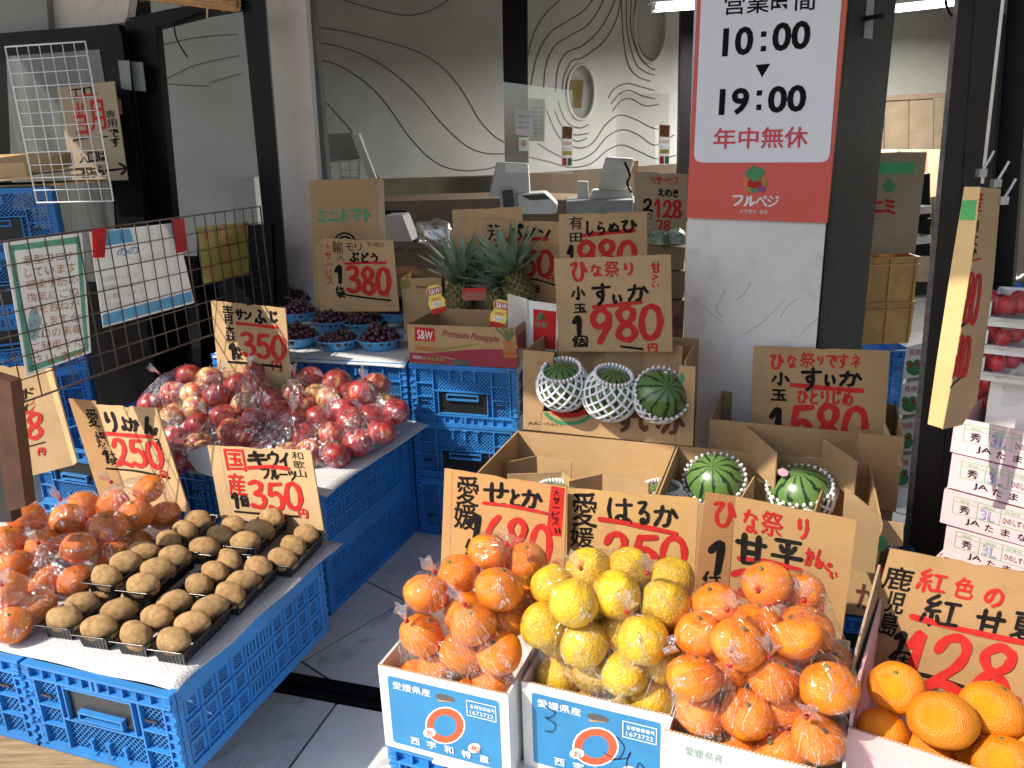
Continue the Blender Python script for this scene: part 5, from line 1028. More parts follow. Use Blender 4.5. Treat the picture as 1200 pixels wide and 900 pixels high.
# lower left and entrance cards
pg = Plane(PY(40, 500, 2.12), 10, 10)
card('shaded price card reading 98 yen propped on the floor behind the mesh', [(-30, 428), (52, 430), (86, 545), (20, 562), (-30, 566)], pg, [
 ('ージーランド', -22, 463, 62, 12, B, 2), ('98', 8, 489, 44, 30, R, 5), (S_, [(10, 487), (35, 483)], 4, R), ('キウイ', 14, 476, 20, 8, B, 1.8), ('円', 44, 526, 10, 8, R, 1.8), (S_, [(28, 525), (53, 518)], 1.6, B), ('スイート', 34, 468, 8, 34, R, 1.2, 'v')], m=KRAFT2, sx=-.15,
 wing=([(52, 430), (60, 432), (90, 541), (86, 545)], Plane(pg.hit(52, 500)+Vector((0, .004, 0)), 40, 10)))
ph = Plane(PY(105, 150, 3.12), 8, 2)
card('entrance notice card with a black arrow taped to the black door behind white mesh', [(66, 103), (134, 95), (150, 211), (85, 213)], ph, [
 ('ココロ', 80, 105, 27, 11, B, 1.8), (S_, [(84, 115), (100, 112), (114, 110)], 2, R), ('当', 84, 121, 14, 38, R, 3.4), ('月', 102, 119, 18, 34, R, 3.4), ('専用です', 123, 130, 12, 43, B, 1.6, 'v'), (S_, [(86, 165), (105, 161), (126, 160)], 1.8, B),
 ('入口は', 91, 180, 34, 12, B, 1.8), ('あちら', 94, 197, 28, 12, B, 1.8), ('→', 122, 192, 26, 17, B, 2.6)], m=KRAFT3, notch=False)
# ------------------------------------------------------------------ watermelons and their cartons
def net(c, R, sq, axis, cover=(0., 1.), k=15, rows=11, r=.0041, wav=.0):
    """diamond foam net on an ellipsoid; cover = span along its axis from the open end"""
    mb = MB(); ax = axis.normalized(); a1 = ax.orthogonal().normalized(); a2 = ax.cross(a1)
    def pt(u, v): # u turn 0..1, v 0 top .. 1 bottom
        ph = math.pi*(.12+.80*v); s = math.sin(ph)
        d = a1*math.cos(2*math.pi*u)*s + a2*math.sin(2*math.pi*u)*s + ax*math.cos(ph)*sq
        return c + d*(R+.003)
    for sg_ in (1, -1):
        for i in range(k):
            pts = []; n = rows*3
            for j in range(n+1):
                v = cover[0] + (cover[1]-cover[0])*j/n
                pts.append(pt(i/k + sg_*(v*rows/(2*k)), v))
            mb.tube(pts, r, 4)
    for i in range(k*2):                       # frayed ends
        p = pt(i/(2*k)+cover[0]*rows/(2*k), cover[0]); mb.tube([p, p+ax*.010+(p-c).normalized()*.004], r*1.1, 4)
    return mb
MEL = mesh('watermelon', ball(1, .95, (40, 26), .02, 3), MELON)
def melon(px, py, z, R, label, cover, axis=(0, 0, 1), tilt=(0, 0), top=True):
    c = P(px, py, z); o = bpy.data.objects.new('watermelon', MEL); C.objects.link(o); o.location = c; o.scale = (R, R, R)
    axv = Vector(axis).normalized(); q = Z_.rotation_difference(axv); o.rotation_mode = 'QUATERNION'; o.rotation_quaternion = q @ Matrix.Rotation(random.uniform(0, 6), 3, 'Z').to_quaternion()
    tag(o, label, 'watermelon', None); s = bpy.data.objects.new('stem_scar', CALYX); place(s, o); s.scale = (.5, .5, 1); s.location.z = .12
    s2 = c + axv*R*.96
    if cover:
        nb = net(c, R, .95, axv, cover); t = obj('foam_net', nb, FOAM, loc=c, smooth=True); tag(t, 'foam net on ' + ' '.join(label.split()[:12]), 'foam net', 'foam nets on watermelons')
    return o
# front watermelon cartons (open boxes with folded in flaps)
WB1 = P(606, 505, .45); bx_e = Vector((math.cos(rad(20)), -math.sin(rad(20)), 0)); bx_n = Vector((math.sin(rad(20)), math.cos(rad(20)), 0))
D1 = .36
def melon_carton(o, W_, D_, zb, zt, label, rot=20, m=KRAFT):
    r, o, e, n = carton('melon_carton', label, Vector((o.x, o.y, zb)), rot, W_, D_, zt-zb, m, cut=False)
    mb = MB(); k = int(W_/.008)
    for i in range(k): mb.box(o+e*(i*W_/k)+n*(D_-.004)+Z_*(zt-zb), e*(W_/k*.5), n*.003, Z_*.0018)
    tag(obj('cut_edge', mb, KRAFT2, r), kind='stuff'); return r, o, e, n
def zig(r, pts, h, z, m=KRAFT2, nm='divider'):      # upright folded board through plan points
    for a, b in zip(pts, pts[1:]):
        d = (b-a); s = d.normalized().cross(Z_)*.0035; obj(nm, MB().box(Vector((a.x, a.y, z)), Vector((d.x, d.y, 0)), s, Z_*h), m, r)
o1 = WB1 - bx_n*D1; r1, o1, e1, n1 = melon_carton(o1, .475, D1, .215, .45, 'open kraft carton of watermelons behind the 680 and 250 yen cards')
zig(r1, [o1+e1*.06+n1*.10, o1+e1*.20+n1*.155, o1+e1*.25+n1*.10], .20, .225); zig(r1, [o1+e1*.02+n1*.20, o1+e1*.09+n1*.27, o1+e1*.20+n1*.25], .19, .225); zig(r1, [o1+e1*.235+n1*.09, o1+e1*.31+n1*.16, o1+e1*.44+n1*.13], .205, .225)
for k, (x, y, z) in enumerate([(652, 598, .335), (776, 598, .33)]): melon(x, y, z, .075, ['watermelon in a net hidden low behind the 680 yen card', 'watermelon glimpsed above the 250 yen card at the carton wall'][k], (.1, .9))
o2 = o1 + e1*.479; r2, o2, e2, n2 = melon_carton(o2, .50, D1+.0, .215, .45, 'open kraft carton with two watermelons in the sun beside the steel column')
melon(838, 566, .385, .079, 'watermelon shaded on the left of the sunny carton, above the 350 yen card', (.38, 1.), (-.25, -.45, .85))
melon(938, 580, .385, .080, 'sunlit light green watermelon on the right above the 350 yen card', (.34, 1.), (-.2, -.2, .9))
st = P(922, 556, .452); tag(obj('pink_sticker', MB().lathe([(.0, .001), (.013, .0008), (.0135, 0)], 16, st+Vector((-.01, .0, .006)), Matrix.Rotation(.5, 3, 'X')), mat('pink_sticker', (.62, .35, .46), .5), loc=st), 'pale pink round sticker on the sunlit watermelon', 'sticker')
zig(r2, [o2+e2*.19+n2*.07, o2+e2*.215+n2*.22], .215, .225); zig(r2, [o2+e2*.35+n2*.02, o2+e2*.385+n2*.25], .20, .225)
fl = Plane(PY(1010, 620, 1.50), 24, -12)
slab('bent_flap', [(990, 571), (1033, 607), (1025, 672), (1000, 668), (985, 640)], fl, .004, KRAFT2, r2); slab('bent_flap', [(1033, 610), (1059, 614), (1058, 640), (1031, 640)], Plane(PY(1045, 612, 1.62), 20, 0), .004, KRAFT2, r2)
fm = Plane(o2 - n2*.001 + Vector((0, 0, 0)), 20); mk = Ink(fm, .2); mk.disc(1033, 637, 7, 9, INKG); mk.font('か', 1003, 682, 26, 30, INKBR, .02); mk.disc(1029, 668, 6, 7, INKR); mk.done(r2, 'carton_print')
# base under them: closed cartons on the floor
for k, dx in enumerate((.366, .742, .985+.13)):
    crate(Vector((o1.x, o1.y, 0))+e1*dx+n1*.004, 20, ['blue crate under the left watermelon carton', 'blue crate under the two watermelon cartons', 'blue crate seen between the right citrus carton and the coarse orange carton'][k])

# third row : upper carton with cut window showing netted melons
U0 = P(615, 503, .452); UW = .475; r5, o5, e5, n5 = carton('melon_carton', 'tall kraft carton with a cut out window showing three netted watermelons', U0, 21, UW, .27, .245, KRAFT, cut=False, skip=('front',), right=.245, left=.245)
F5 = Plane(U0, 21)
slab('front_panel', [(613, 408), (648, 416), (646, 422), (634, 484), (791, 494), (797, 428), (813, 431), (829, 395), (829, 398), (814, 522), (812, 523), (615, 503)], F5, .004, KRAFT, r5) if False else None
for nm, q in (('front_panel', [(613, 410), (650, 413), (636, 482), (634, 505), (613, 503)]), ('front_panel', [(634.3, 482), (792, 493.5), (791, 521), (634.3, 505)]), ('front_panel', [(796, 428), (815, 430), (812, 523), (791.3, 521)])):
    slab(nm, q, F5, .004, KRAFT, r5)
ik = Ink(F5, .07); ik.font('orig', 628, 420, 20, 8, mat('faded_red_print', (.48, .16, .08), .6), .01); ik.disc(668, 472, 35, 24, INKG, .0004); 
ik.m.clear()
def arc(cx, cy, rx, ry, a0, a1): return [(cx+rx*math.cos(rad(a)), cy+ry*math.sin(rad(a))) for a in range(a0, a1+1, 12)]
ik.stroke(arc(667, 474, 31, 22, 20, 160), 4, INKG); ik.stroke(arc(667, 472, 24, 15, 35, 150), 6, INKR); ik.font('JA.JAにったみどり', 619, 493, 40, 5, B, 0.)
ik.glyphs('すいか', 720, 482, 82, 22, INKBR, 5); ik.disc(799, 443, 3, 6, INKG); ik.disc(794, 471, 3, 5, INKR); ik.font('orig', 629, 421, 20, 8, mat('faded_red', (.48, .16, .08), .6), .01); ik.done(r5, 'carton_print')
zig(r5, [o5+e5*.05+n5*.175, o5+e5*.165+n5*.20, o5+e5*.20+n5*.18, o5+e5*.32+n5*.205, o5+e5*.44+n5*.18], .235, .458)
def melonF(px, py, R, label, cover, axis):
    q = F5.hit(px, py, -(R+.010)); x, y = project(q); melon(px, py, q.z, R, label, cover, axis)
melonF(660, 452, .074, 'watermelon at the left in the window, navel upwards', (.16, .95), (-.1, -.35, .9)); melonF(715, 462, .078, 'watermelon in the middle of the window fully netted', (.12, .95), (.1, -.3, .9)); melonF(773, 464, .074, 'watermelon at the right in the window with its net pulled open', (.38, .95), (.15, -.75, .6))
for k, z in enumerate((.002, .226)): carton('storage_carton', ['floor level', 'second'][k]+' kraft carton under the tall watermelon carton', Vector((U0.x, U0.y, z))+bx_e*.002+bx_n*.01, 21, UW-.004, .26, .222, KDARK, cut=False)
# fourth: carton before the white pillar with the 580 yen card
X0 = P(825, 525, .44); r6, o6, e6, n6 = carton('melon_carton', 'open kraft carton before the white pillar holding the 580 yen card', Vector((X0.x+.02, X0.y+.03, .30)), 22, .50, .28, .215, KRAFT, cut=False)
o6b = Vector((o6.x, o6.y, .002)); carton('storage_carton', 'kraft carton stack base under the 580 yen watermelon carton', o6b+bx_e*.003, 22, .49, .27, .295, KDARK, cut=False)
zig(r6, [P(872, 500, .50)*1.0, P(911, 535, .50)], .10, .41); zig(r6, [P(966, 518, .50), P(1005, 545, .50)], .10, .41); zig(r6, [P(966, 518, .50), P(1020, 507, .51)], .11, .41)
melon(950, 570, .365, .068, 'watermelon mostly hidden under the 580 yen card', (.1, .6))
slab('torn_flap', [(1036, 495), (1059, 546), (1034, 546)], Plane(o6+e6*.49, 60), .004, KRAFT2, r6)
# ------------------------------------------------------------------ pineapples in their carton
PC = P(480, 425, .612); r7, o7, e7, n7 = carton('pineapple_carton', 'kraft and crimson pineapple carton on the blue crates', PC, 18, .365, .26, .128, KRAFT, cut=False)
F7 = Plane(o7-n7*.0004, 18); CRIM = mat('crimson_print', (.30, .02, .04), .5, .06); ik = Ink(F7, .11, .02)
ik.poly([(480, 413), (500, 414), (540, 424), (606, 416), (606, 432), (480, 424)], CRIM, .0003); ik.poly([(500, 414), (545, 410), (570, 409), (606, 410), (606, 421), (560, 426)], CRIM, .0002)
ik.poly([(480, 408), (510, 413), (540, 408), (575, 398), (560, 402), (530, 406), (505, 408)], YELP, .0004); ik.poly([(486, 383), (509, 385), (510, 400), (486, 399)], INKR, .0005)
k0 = ik.k; ik.font('S&W', 489, 386, 18, 11, INKW, .01); ik.font('Sweet16', 486, 402, 24, 8, INKO, .012, rough=0, italic=.2); ik.font('Premium Pineapple', 517, 386, 66, 10, CRIM, .004, italic=.3); ik.font('Dole', 508, 381, 1, 1, CRIM) if False else None
ik.font('PINEAPPLE', 484, 416, 11, 4, INKW); [ik.poly([(496+i*5, 417.5+i*.4), (499.5+i*5, 418+i*.4), (499.5+i*5, 422+i*.4), (496+i*5, 421.5+i*.4)], YELP) for i in range(5)]; ik.poly([(530, 421), (551, 423), (551, 429), (529, 427)], GROOVE)
for i in range(5):
    for j in range(4): ik.disc(591+i*3.2+(j % 2)*1.4, 401+j*5.4, 1.6, 2.6, INKO if (i+j) % 3 else YELP, .0006+.00002*(i+j))
for i, (dx, dy) in enumerate([(-14, -14), (-8, -18), (-2, -12), (4, -16), (8, -10)]): ik.stroke([(596, 400), (596+dx*.6, 396+dy*.4), (596+dx, 396+dy*.7)], 2.4, mat('leaf_print', (.12, .14, .05), .6))
ik.done(r7, 'carton_print')
fs = Plane(o7+e7*.3655, 108); obj('side_print', MB().box(o7+e7*.3652+n7*.02, e7*.0006, n7*.22, Z_*.10), CRIM, r7)
LEAFM = []
def leafmesh(L_, wd, curl):
    mb = MB(); n = 7; vs = []
    for i in range(n):
        t = i/(n-1); hw = wd*.9*(1-t)**.7*(.75+.5*math.sin(t*2.6)); x = L_*(t*math.cos(curl*t)*.35 + .25*t*t*curl); z = L_*t*(1-.22*curl*t)
        vs += [(x+.25*hw, -hw, z), (x-.18*hw, 0, z), (x+.25*hw, hw, z)]
    fs = []
    for i in range(n-1):
        for j in (0, 1): a = i*3+j; fs.append((a, a+1, a+4, a+3))
    mb.add(vs, fs); me = mesh('leaf', mb, LEAF); return me
LEAFM = [leafmesh(1, .115, c) for c in (.25, .7, 1.1, 1.5)]
def pineapple(c, label, h=.15, R=.055, crown=.13, tilt=(0, 0), n=34):
    t = thing('pineapple', label, 'pineapple', c, 0, None); t.rotation_euler = (tilt[0], tilt[1], random.uniform(0, 6)); mb = MB()
    k, rows = 12, 11; mb.lathe([(R*math.sin(math.pi*(.06+.88*i/12))**.45, h*i/12) for i in range(13)], 24); body = obj('body', mb, PINE, t, local=True, smooth=True)
    eb = MB()
    for j in range(rows):
        v = (j+.5)/rows; r_ = R*math.sin(math.pi*(.06+.88*v))**.45
        for i in range(k):
            a = 2*math.pi*(i+(j % 2)*.5)/k; d = Vector((math.cos(a), math.sin(a), 0)); tn = Vector((-d.y, d.x, 0)); p = d*r_*.99 + Z_*(v*h); w_ = math.pi*r_/k*.92; hh = h/rows*.88
            eb.add([p+tn*w_, p+Z_*hh, p-tn*w_, p-Z_*hh, p+d*.006+Z_*.001, p+d*.011+Z_*.006], [(0, 1, 4), (1, 2, 4), (2, 3, 4), (3, 0, 4), (0, 1, 5)])
    tag(obj('rind_eyes', eb, PINE, t, local=True), kind='stuff')
    for i in range(n):
        f = i/n; o = bpy.data.objects.new('leaf', LEAFM[min(3, int((1-f)*4))]); place(o, t); s = crown*1.35*(.55+.5*math.sin(.4+f*2.2))
        o.scale = (s, s*.95, s); o.location = (0, 0, h*.97+f*.025); a = i*2.399
        o.rotation_euler = (random.uniform(-.1, .1), (1-f)*.85+.02, a)
    return t
zc = .62
pineapple(P(536, 372, .67)-Z_*.02, 'left pineapple with a slanted yellow tag and the tallest crown', .15, .055, .155, (.05, -.1))
pineapple(P(560, 345, .70)-Z_*.06, 'middle pineapple in the back row of the carton', .15, .05, .13, (-.05, .0))
pineapple(P(590, 368, .68)-Z_*.03, 'front right pineapple with the yellow tag at its base', .14, .052, .145, (.1, .12))
pineapple(P(616, 348, .76)-Z_*.05, 'rightmost pineapple leaning towards the watermelon card', .14, .05, .15, (.0, .35))
def hangtag(cx, cy, y, ang, label):
    pl = Plane(PY(cx, cy, y), 10, 15); t = thing('fruit_tag', label, 'tag', pl.hit(cx, cy), 0, None); a = rad(ang)
    def q(u, v): return (cx+u*math.cos(a)-v*math.sin(a), cy+u*math.sin(a)+v*math.cos(a))
    sh = [q(u*1, v) for u, v in [(-9, -14), (-4, -17), (4, -17), (9, -14), (9, -8), (7, -4), (10, 2), (9, 10), (5, 13), (-5, 13), (-9, 10), (-10, 2), (-7, -4), (-9, -8)]]
    slab('card', sh, pl, .0008, mat('tag_yellow', (.78, .55, .08), .5), t); lf = Lift(pl, .0004); ik = Ink(lf, math.tan(a), -math.tan(a)*.8)
    ik.poly([q(-8, -14), q(8, -14), q(8, -6), q(-8, -6)], mat('tag_red', (.38, .02, .03), .5)); x, y_ = q(-6, -13); ik.font('S&W', x, y_, 13, 6, INKW, .01); x, y_ = q(-6, -2); ik.font('SWEET', x, y_, 12, 3.4, INKO, .01); x, y_ = q(-5, 3); ik.poly([q(-5, 3), q(5, 3), q(5, 8), q(-5, 8)], INKW)
    for i in range(5): ik.poly([q(-4+i*1.9, 3.6), q(-3.2+i*1.9, 3.6), q(-3.2+i*1.9, 7.4), q(-4+i*1.9, 7.4)], B)
    ik.poly([q(-8, 10), q(8, 10), q(9, 16), q(-9, 16)], INKR); ik.done(t, 'tag_print')
hangtag(511, 351, 2.44, -14, 'yellow and red pineapple tag tilted left on the left pineapple'); hangtag(585, 368, 2.40, 12, 'yellow and red pineapple tag on the front right pineapple'); 
pl = Plane(PY(555, 345, 2.42), 15, 5); rt = slab('fruit_tag', [(541, 338), (569, 337), (570, 352), (542, 352)], pl, .001, mat('tag_brown', (.28, .05, .03), .5), label='dark red tag lying sideways between the pineapples', cat='tag'); ik = Ink(Lift(pl, .0003)); ik.poly([(542, 338), (568, 337), (568, 341), (542, 342)], INKR); ik.font('pineapple', 546, 344, 18, 4, YELP); ik.done(rt, 'tag_print')
# white and red carton
plw = Plane(PY(635, 375, 2.42), 25, 0); cw = thing('red_white_carton', 'white carton edge with a red panel and green roof mark beside the pineapples', 'carton', plw.hit(640, 405))
slab('front_panel', [(620, 352), (655, 357), (653, 412), (621, 410)], plw, .004, WBOX, cw); slab('side_panel', [(620, 352), (617, 350), (618, 405), (621, 410)], Plane(plw.hit(620, 380), -30), .12, WBOX, cw)
ik = Ink(plw, .12); ik.poly([(625, 362), (652, 365), (651, 410), (625, 407)], INKR, .0004); ik.poly([(627, 374), (634, 365), (641, 375)], INKG); ik.font('良農', 627, 376, 14, 7, INKG, .01); ik.stroke([(632, 391), (630, 398)], 2, INKR); ik.done(cw, 'carton_print')
# ------------------------------------------------------------------ grapes
BER = MB(); 
def bowl(px, py, label, gl, R=.080, z=None, seed=0, heap=.035, dz=0.):
    z = GZ + dz; c = P(px, py, z+.028); c.z = z; t = obj('fruit_bowl', MB().lathe([(.0, .002), (R*.62, .002), (R*.80, .012), (R*.95, .036), (R*1.03, .040), (R*1.04, .043), (R*1.0, .0425), (R*.92, .036), (R*.77, .014), (R*.6, .005), (0, .005)], 32, c), BOWL, loc=c, smooth=True)
    tag(t, label, 'bowl', 'light blue bowls of grapes')
    if gl: bunch(c+Z_*.026, R*.83, heap*1.35, gl, seed)
def bunch(c, R, heap, label, seed):
    rnd = random.Random(seed+5); t = thing('grape_bunch', label, 'grapes', c, 0, 'bunches of dark grapes'); mb = MB(); vs0 = []
    for j in range(5):
        for i in range(8): ph = math.pi*j/4; a = 2*math.pi*i/8; vs0.append(Vector((math.sin(ph)*math.cos(a), math.sin(ph)*math.sin(a), math.cos(ph))))
    f0 = [(j*8+i, (j+1)*8+i, (j+1)*8+(i+1) % 8, j*8+(i+1) % 8) for j in range(4) for i in range(8)]
    pts = []; tries = 0; lob = [(rnd.uniform(-.45, .45)*R, rnd.uniform(-.45, .45)*R) for _ in range(3)]
    while len(pts) < 90 and tries < 9000:
        tries += 1; a = rnd.uniform(0, 6.28); q = math.sqrt(rnd.random())*R*1.02; x, y = q*math.cos(a), q*math.sin(a)
        hh = heap*(1-(q/R)**2*.8)*(1+.5*max(0, 1-min(math.hypot(x-l, y-m) for l, m in lob)/(R*.4)))
        p = c+Vector((x, y, rnd.uniform(-.012, 1)*hh+.004)); 
        if all((p-o).length > .0155 for o, _ in pts): pts.append((p, rnd.uniform(.0092, .0122)))
    for p, r_ in pts: mb.add([p+v*r_ for v in vs0], f0)
    tag(obj('berries', mb, BERRY, t, smooth=True), kind='stuff')
    for k in range(3):
        a = rnd.uniform(0, 6.28); d = Vector((math.cos(a), math.sin(a), .3))*R; obj('stem', MB().tube([c+Z_*heap*.8, c+d*.5+Z_*heap*1.1, c+d*1.1+Z_*(heap*.9)], .0016, 5), STEM, t)
bw_ = [(397, 400, 'front middle light blue grape bowl', 0.), (446, 400, 'front right light blue grape bowl next to the pineapple carton', 0.), (350, 397, 'front left light blue grape bowl', 0.), (389, 378, 'second row left light blue grape bowl', .012), (425, 380, 'second row middle light blue grape bowl', .004), (467, 368, 'raised right light blue grape bowl', .03), (350, 368, 'back left light blue grape bowl', .02), (424, 362, 'back middle light blue grape bowl behind the others', .012), (318, 376, 'far left light blue grape bowl behind the apple price card', .0)]
for k, (x, y, lb, dz) in enumerate(bw_): bowl(x, y, lb, 'dark grapes heaped in the '+lb.replace('light blue grape ', ''), seed=k*3, dz=dz, heap=[.018, .036, .03, .03, .03, .04, .035, .045, .03][k])
bunch(P(345, 352, .66), .07, .04, 'loose dark grape bunch at the back left by the pillar', 77); bunch(P(318, 360, .64), .06, .035, 'loose dark grape bunch above the apple price card', 78)
# ------------------------------------------------------------------ mesh panels on the left with papers
M0 = PY(50, 283, 2.0); mn = Vector((math.cos(rad(17.5)), -math.sin(rad(17.5)), 0)); me_ = Vector((math.sin(rad(17.5)), math.cos(rad(17.5)), 0))
class VP(Plane):                             # upright plane running into the shop, facing right
    def __init__(s, p, n): s.p = Vector(p); s.n = Vector(n); s.e = me_; s.up = Z_
MP = VP(M0, mn)
def mesh_panel(nm, label, pl, p0, eu, L_, z0, z1, sp, r, m, rr=None, cat='mesh panel', lean=0):
    t = thing(nm, label, cat, p0, 0, None); rr = rr or r*1.7; up = Z_
    k = int(L_/sp)
    for i in range(k+1): a = p0 + eu*(i*L_/k) ; obj('wire', MB().tube([Vector((a.x, a.y, z0)), Vector((a.x, a.y, z1))], rr if i in (0, k) else r, 6, True), m, t, smooth=True)
    k = int((z1-z0)/sp)
    for i in range(k+1): z = z0+(z1-z0)*i/k; a, b = Vector((p0.x, p0.y, z)), Vector((p0.x, p0.y, z))+eu*L_; s = mn*(r*1.6 if 0 < i < k else 0); obj('wire', MB().tube([a+s, b+s], rr if i in (0, k) else r, 6, True), m, t, smooth=True)
    return t
far = MP.hit(312, 300); near = MP.hit(-60, 300); Lm = (Vector((far.x, far.y, 0))-Vector((near.x, near.y, 0))).length
mesh_panel('wire_mesh_panel', 'dark wire mesh panel carrying the handwritten notices', MP, Vector((near.x, near.y, 0)), me_, Lm, MP.hit(87, 450).z, MP.hit(100, 270).z, .05, .0017, WIREB)
MW = Plane(PY(60, 130, 2.5), 12, 0); a = MW.hit(6, 55); b = MW.hit(100, 49); bo = MW.hit(60, 262)
mn_b = mn; mn = MW.n
mesh_panel('wire_mesh_panel', 'white wire mesh rack standing in front of the black door', MW, Vector((a.x, a.y, 0)), (Vector((b.x-a.x, b.y-a.y, 0))).normalized(), (b-a).length, MW.hit(110, 236).z, a.z, .036, .0014, WIREW)
mn = mn_b
ML = Plane.__new__(Plane); ML.p = M0 + mn*.006; ML.n = mn
MBk = Plane.__new__(Plane); MBk.p = M0 - mn*.004; MBk.n = mn
def paper(nm, px, label, items, m=PAPERW, th=.0012): 
    t = thing(nm, label, 'notice', MBk.hit(*px[-1])); slab('sheet', px, MBk, th, m, t); return t, Ink(Lift(MBk, .0004), -.1, .1)
t, ik = paper('paper_notice', [(4, 284), (96, 273), (107, 413), (31, 441)], 'laminated handwritten notice with a mint green border at the left end of the mesh', None)
ik.poly([(9, 288), (93, 277), (93, 285), (16, 294)], MINT); ik.poly([(9, 288), (16, 291), (40, 433), (33, 436)], MINT); ik.poly([(89, 280), (94, 279), (104, 408), (99, 409)], MINT); ik.poly([(36, 428), (103, 406), (104, 411), (34, 437)], MINT)
ORW = mat('orange_pen', (.55, .22, .05), .7, .3, 60)
for i, ln in enumerate(['新型コロナ', 'しています', '感染予防の', '換気にご協', '力をおねが', 'いします 全', '入口の消毒', 'ご利用くだ', 'さいませ']): ik.sx = -.12; ik.font(ln, 27+i*1.3, 300+i*14.5, 60, 11, ORW, .0, rough=.02)
ik.disc(40, 380, 7, 20, mat('aqua_pen', (.3, .6, .68), .8), .0003); ik.done(t)
t, ik = paper('paper_notice', [(105, 272), (206, 261), (228, 355), (121, 384)], 'white and light blue notice taped with red tape in the middle of the mesh', None)
ik.poly([(122, 271), (152, 268), (157, 283), (124, 288)], LBLU); ik.poly([(120, 369), (224, 341), (226, 353), (121, 382)], LBLU); ik.sx = -.16
BPEN = mat('blue_pen', (.12, .35, .62), .7); ik.glyphs('のの', 136, 292, 26, 9, BPEN, 1.4); ik.font('ソーシャルディスタンス', 152, 300, 42, 10, mat('pale_print', (.42, .50, .60), .7), .0); 
for i in range(4): ik.font('お願いします', 118+i*3, 325+i*10, 44, 6, mat('faint_print', (.55, .53, .50), .8), .0)
ik.done(t)
for k, q in enumerate([[(108, 269), (125, 267), (123, 302), (109, 302)], [(202, 257), (216, 256), (219, 294), (207, 297)]]): slab('red_tape', q, ML, .0008, RTAPE, t, lift=0)
t, ik = paper('paper_notice', [(231, 266), (290, 260), (292, 322), (240, 332)], 'yellow paper patched with brown tape at the far end of the mesh', None, YELP)
ik.poly([(257, 264), (268, 263), (271, 308), (261, 311)], TAPE); ik.poly([(276, 261), (290, 260), (291, 275), (279, 278)], TAPE); ik.poly([(238, 312), (252, 310), (253, 324), (240, 326)], TAPE); ik.poly([(238, 269), (246, 268), (247, 280), (239, 281)], TAPE); ik.done(t, 'tape')
# brown post close to the camera at the left edge
bp_ = Plane(PY(20, 550, 1.55), 10, 0)
slab('rusty_post', [(-14, 440), (12, 448), (30, 594), (8, 600)], bp_, .03, BROWN, label='rusty brown steel post at the left edge behind the iyokan', cat='post')
slab('steel_post', [(-20, 520), (2, 520), (14, 612), (-20, 612)], Plane(PY(20, 560, 1.6), 10, 0), .03, mat('dark_steel', (.03, .03, .03), .5), label='dark steel leg at the extreme left edge beside the rusty post', cat='post')
slab('white_board', [(16, 528), (32, 524), (42, 592), (28, 594)], Plane(PY(30, 560, 2.2), 10, 0), .03, GREYP, label='narrow white board standing behind the rusty post', cat='board')
# stacked crates far left
CS = PY(70, 222, 2.62)
for k in range(5): crate(Vector((CS.x-.03, CS.y, CS.z-.2034*(k+1)+.01)), -27, ['topmost', 'second', 'middle', 'fourth', 'lowest'][k]+' crate of the tall shaded blue stack at the left edge', k in (0, 1, 3, 4))
zz = CS.z-.2034*5+.01; tag(obj('stack_dolly', MB().box((CS.x-.43, CS.y, max(.002, zz-.15)), (.41, 0, 0), (0, .5, 0), (0, 0, min(.14, zz-.004))), GREYD, loc=(CS.x, CS.y, 0)), 'low grey dolly under the tall shaded blue stack', 'dolly') if zz > .02 else None
cz = CS.z+.012; fc = thing('flattened_cartons', 'flattened kraft cartons lying on the tall blue stack at the left edge', 'flattened cartons', (CS.x-.3, CS.y, cz))
for k, (dx, dz, rt_, L_) in enumerate([(0, .0, .05, .42), (-.03, .012, -.1, .40), (.02, .022, .12, .36)]):
    e = Vector((math.cos(rt_), math.sin(rt_), .03*k)); n = Vector((-math.sin(rt_), math.cos(rt_), 0)); obj('board', MB().box(Vector((CS.x-.42+dx, CS.y-.01, cz+dz)), e*L_, n*.35, Z_*.007), [KRAFT, KRAFT2, KRAFT3][k], fc)
obj('carton_side', MB().box(Vector((CS.x-.42, CS.y-.012, cz+.03)), Vector((.33, 0, .0)), Vector((.0, .3, .03)), Z_*.045), KRAFT2, fc)
# black door, frame, hinge, interior beyond
DP = Plane(PY(100, 150, 3.2), 8, 0)
dr = thing('black_door', 'open black door with a grey glass pane behind the white mesh rack', 'door', DP.hit(100, 560))
slab('door_leaf', [(-40, 42), (138, 28), (142, 40), (178, 330), (185, 560), (-40, 560)], DP, .04, BLK, dr); slab('glass_pane', [(8, 66), (117, 58), (124, 100), (140, 330), (20, 330)], DP, .004, mat('dusty_glass', (.13, .14, .14), .25, .35, 3, stretch=(4, 4, .5)), dr, lift=.003)
slab('hinge_plate', [(139, 71), (152, 71), (155, 106), (143, 104)], DP, .003, GREYD, dr, lift=.004); slab('hinge_plate', [(153, 72), (167, 73), (171, 107), (157, 106)], Plane(PY(160, 90, 3.19), 8), .003, GREYD, dr); slab('push_sticker', [(138, 116), (142, 116), (144, 134), (140, 134)], DP, .001, mat('pink_notice', (.6, .25, .25), .6), dr, lift=.003)
fp_ = Plane(PY(170, 150, 3.25), 8, 0)
df = thing('door_frame', 'black frame around the open doorway left of the plaster pillar', 'door frame', fp_.hit(200, 560))
slab('head', [(147, 22), (200, 10), (280, -2), (280, 10), (240, 17), (182, 32)], fp_, .06, BLK, df); slab('jamb', [(147, 23), (182, 30), (232, 560), (178, 560)], fp_, .05, BLK, df, lift=.002); slab('metal_strip', [(153, 100), (158, 100), (178, 270), (172, 270)], fp_, .01, ALU, df, lift=.006)
iw = slab('inner_wall', [(170, -60), (300, -60), (330, 300), (205, 300)], Plane(PY(240, 150, 4.4), 4), .08, GWALL, kind='structure')
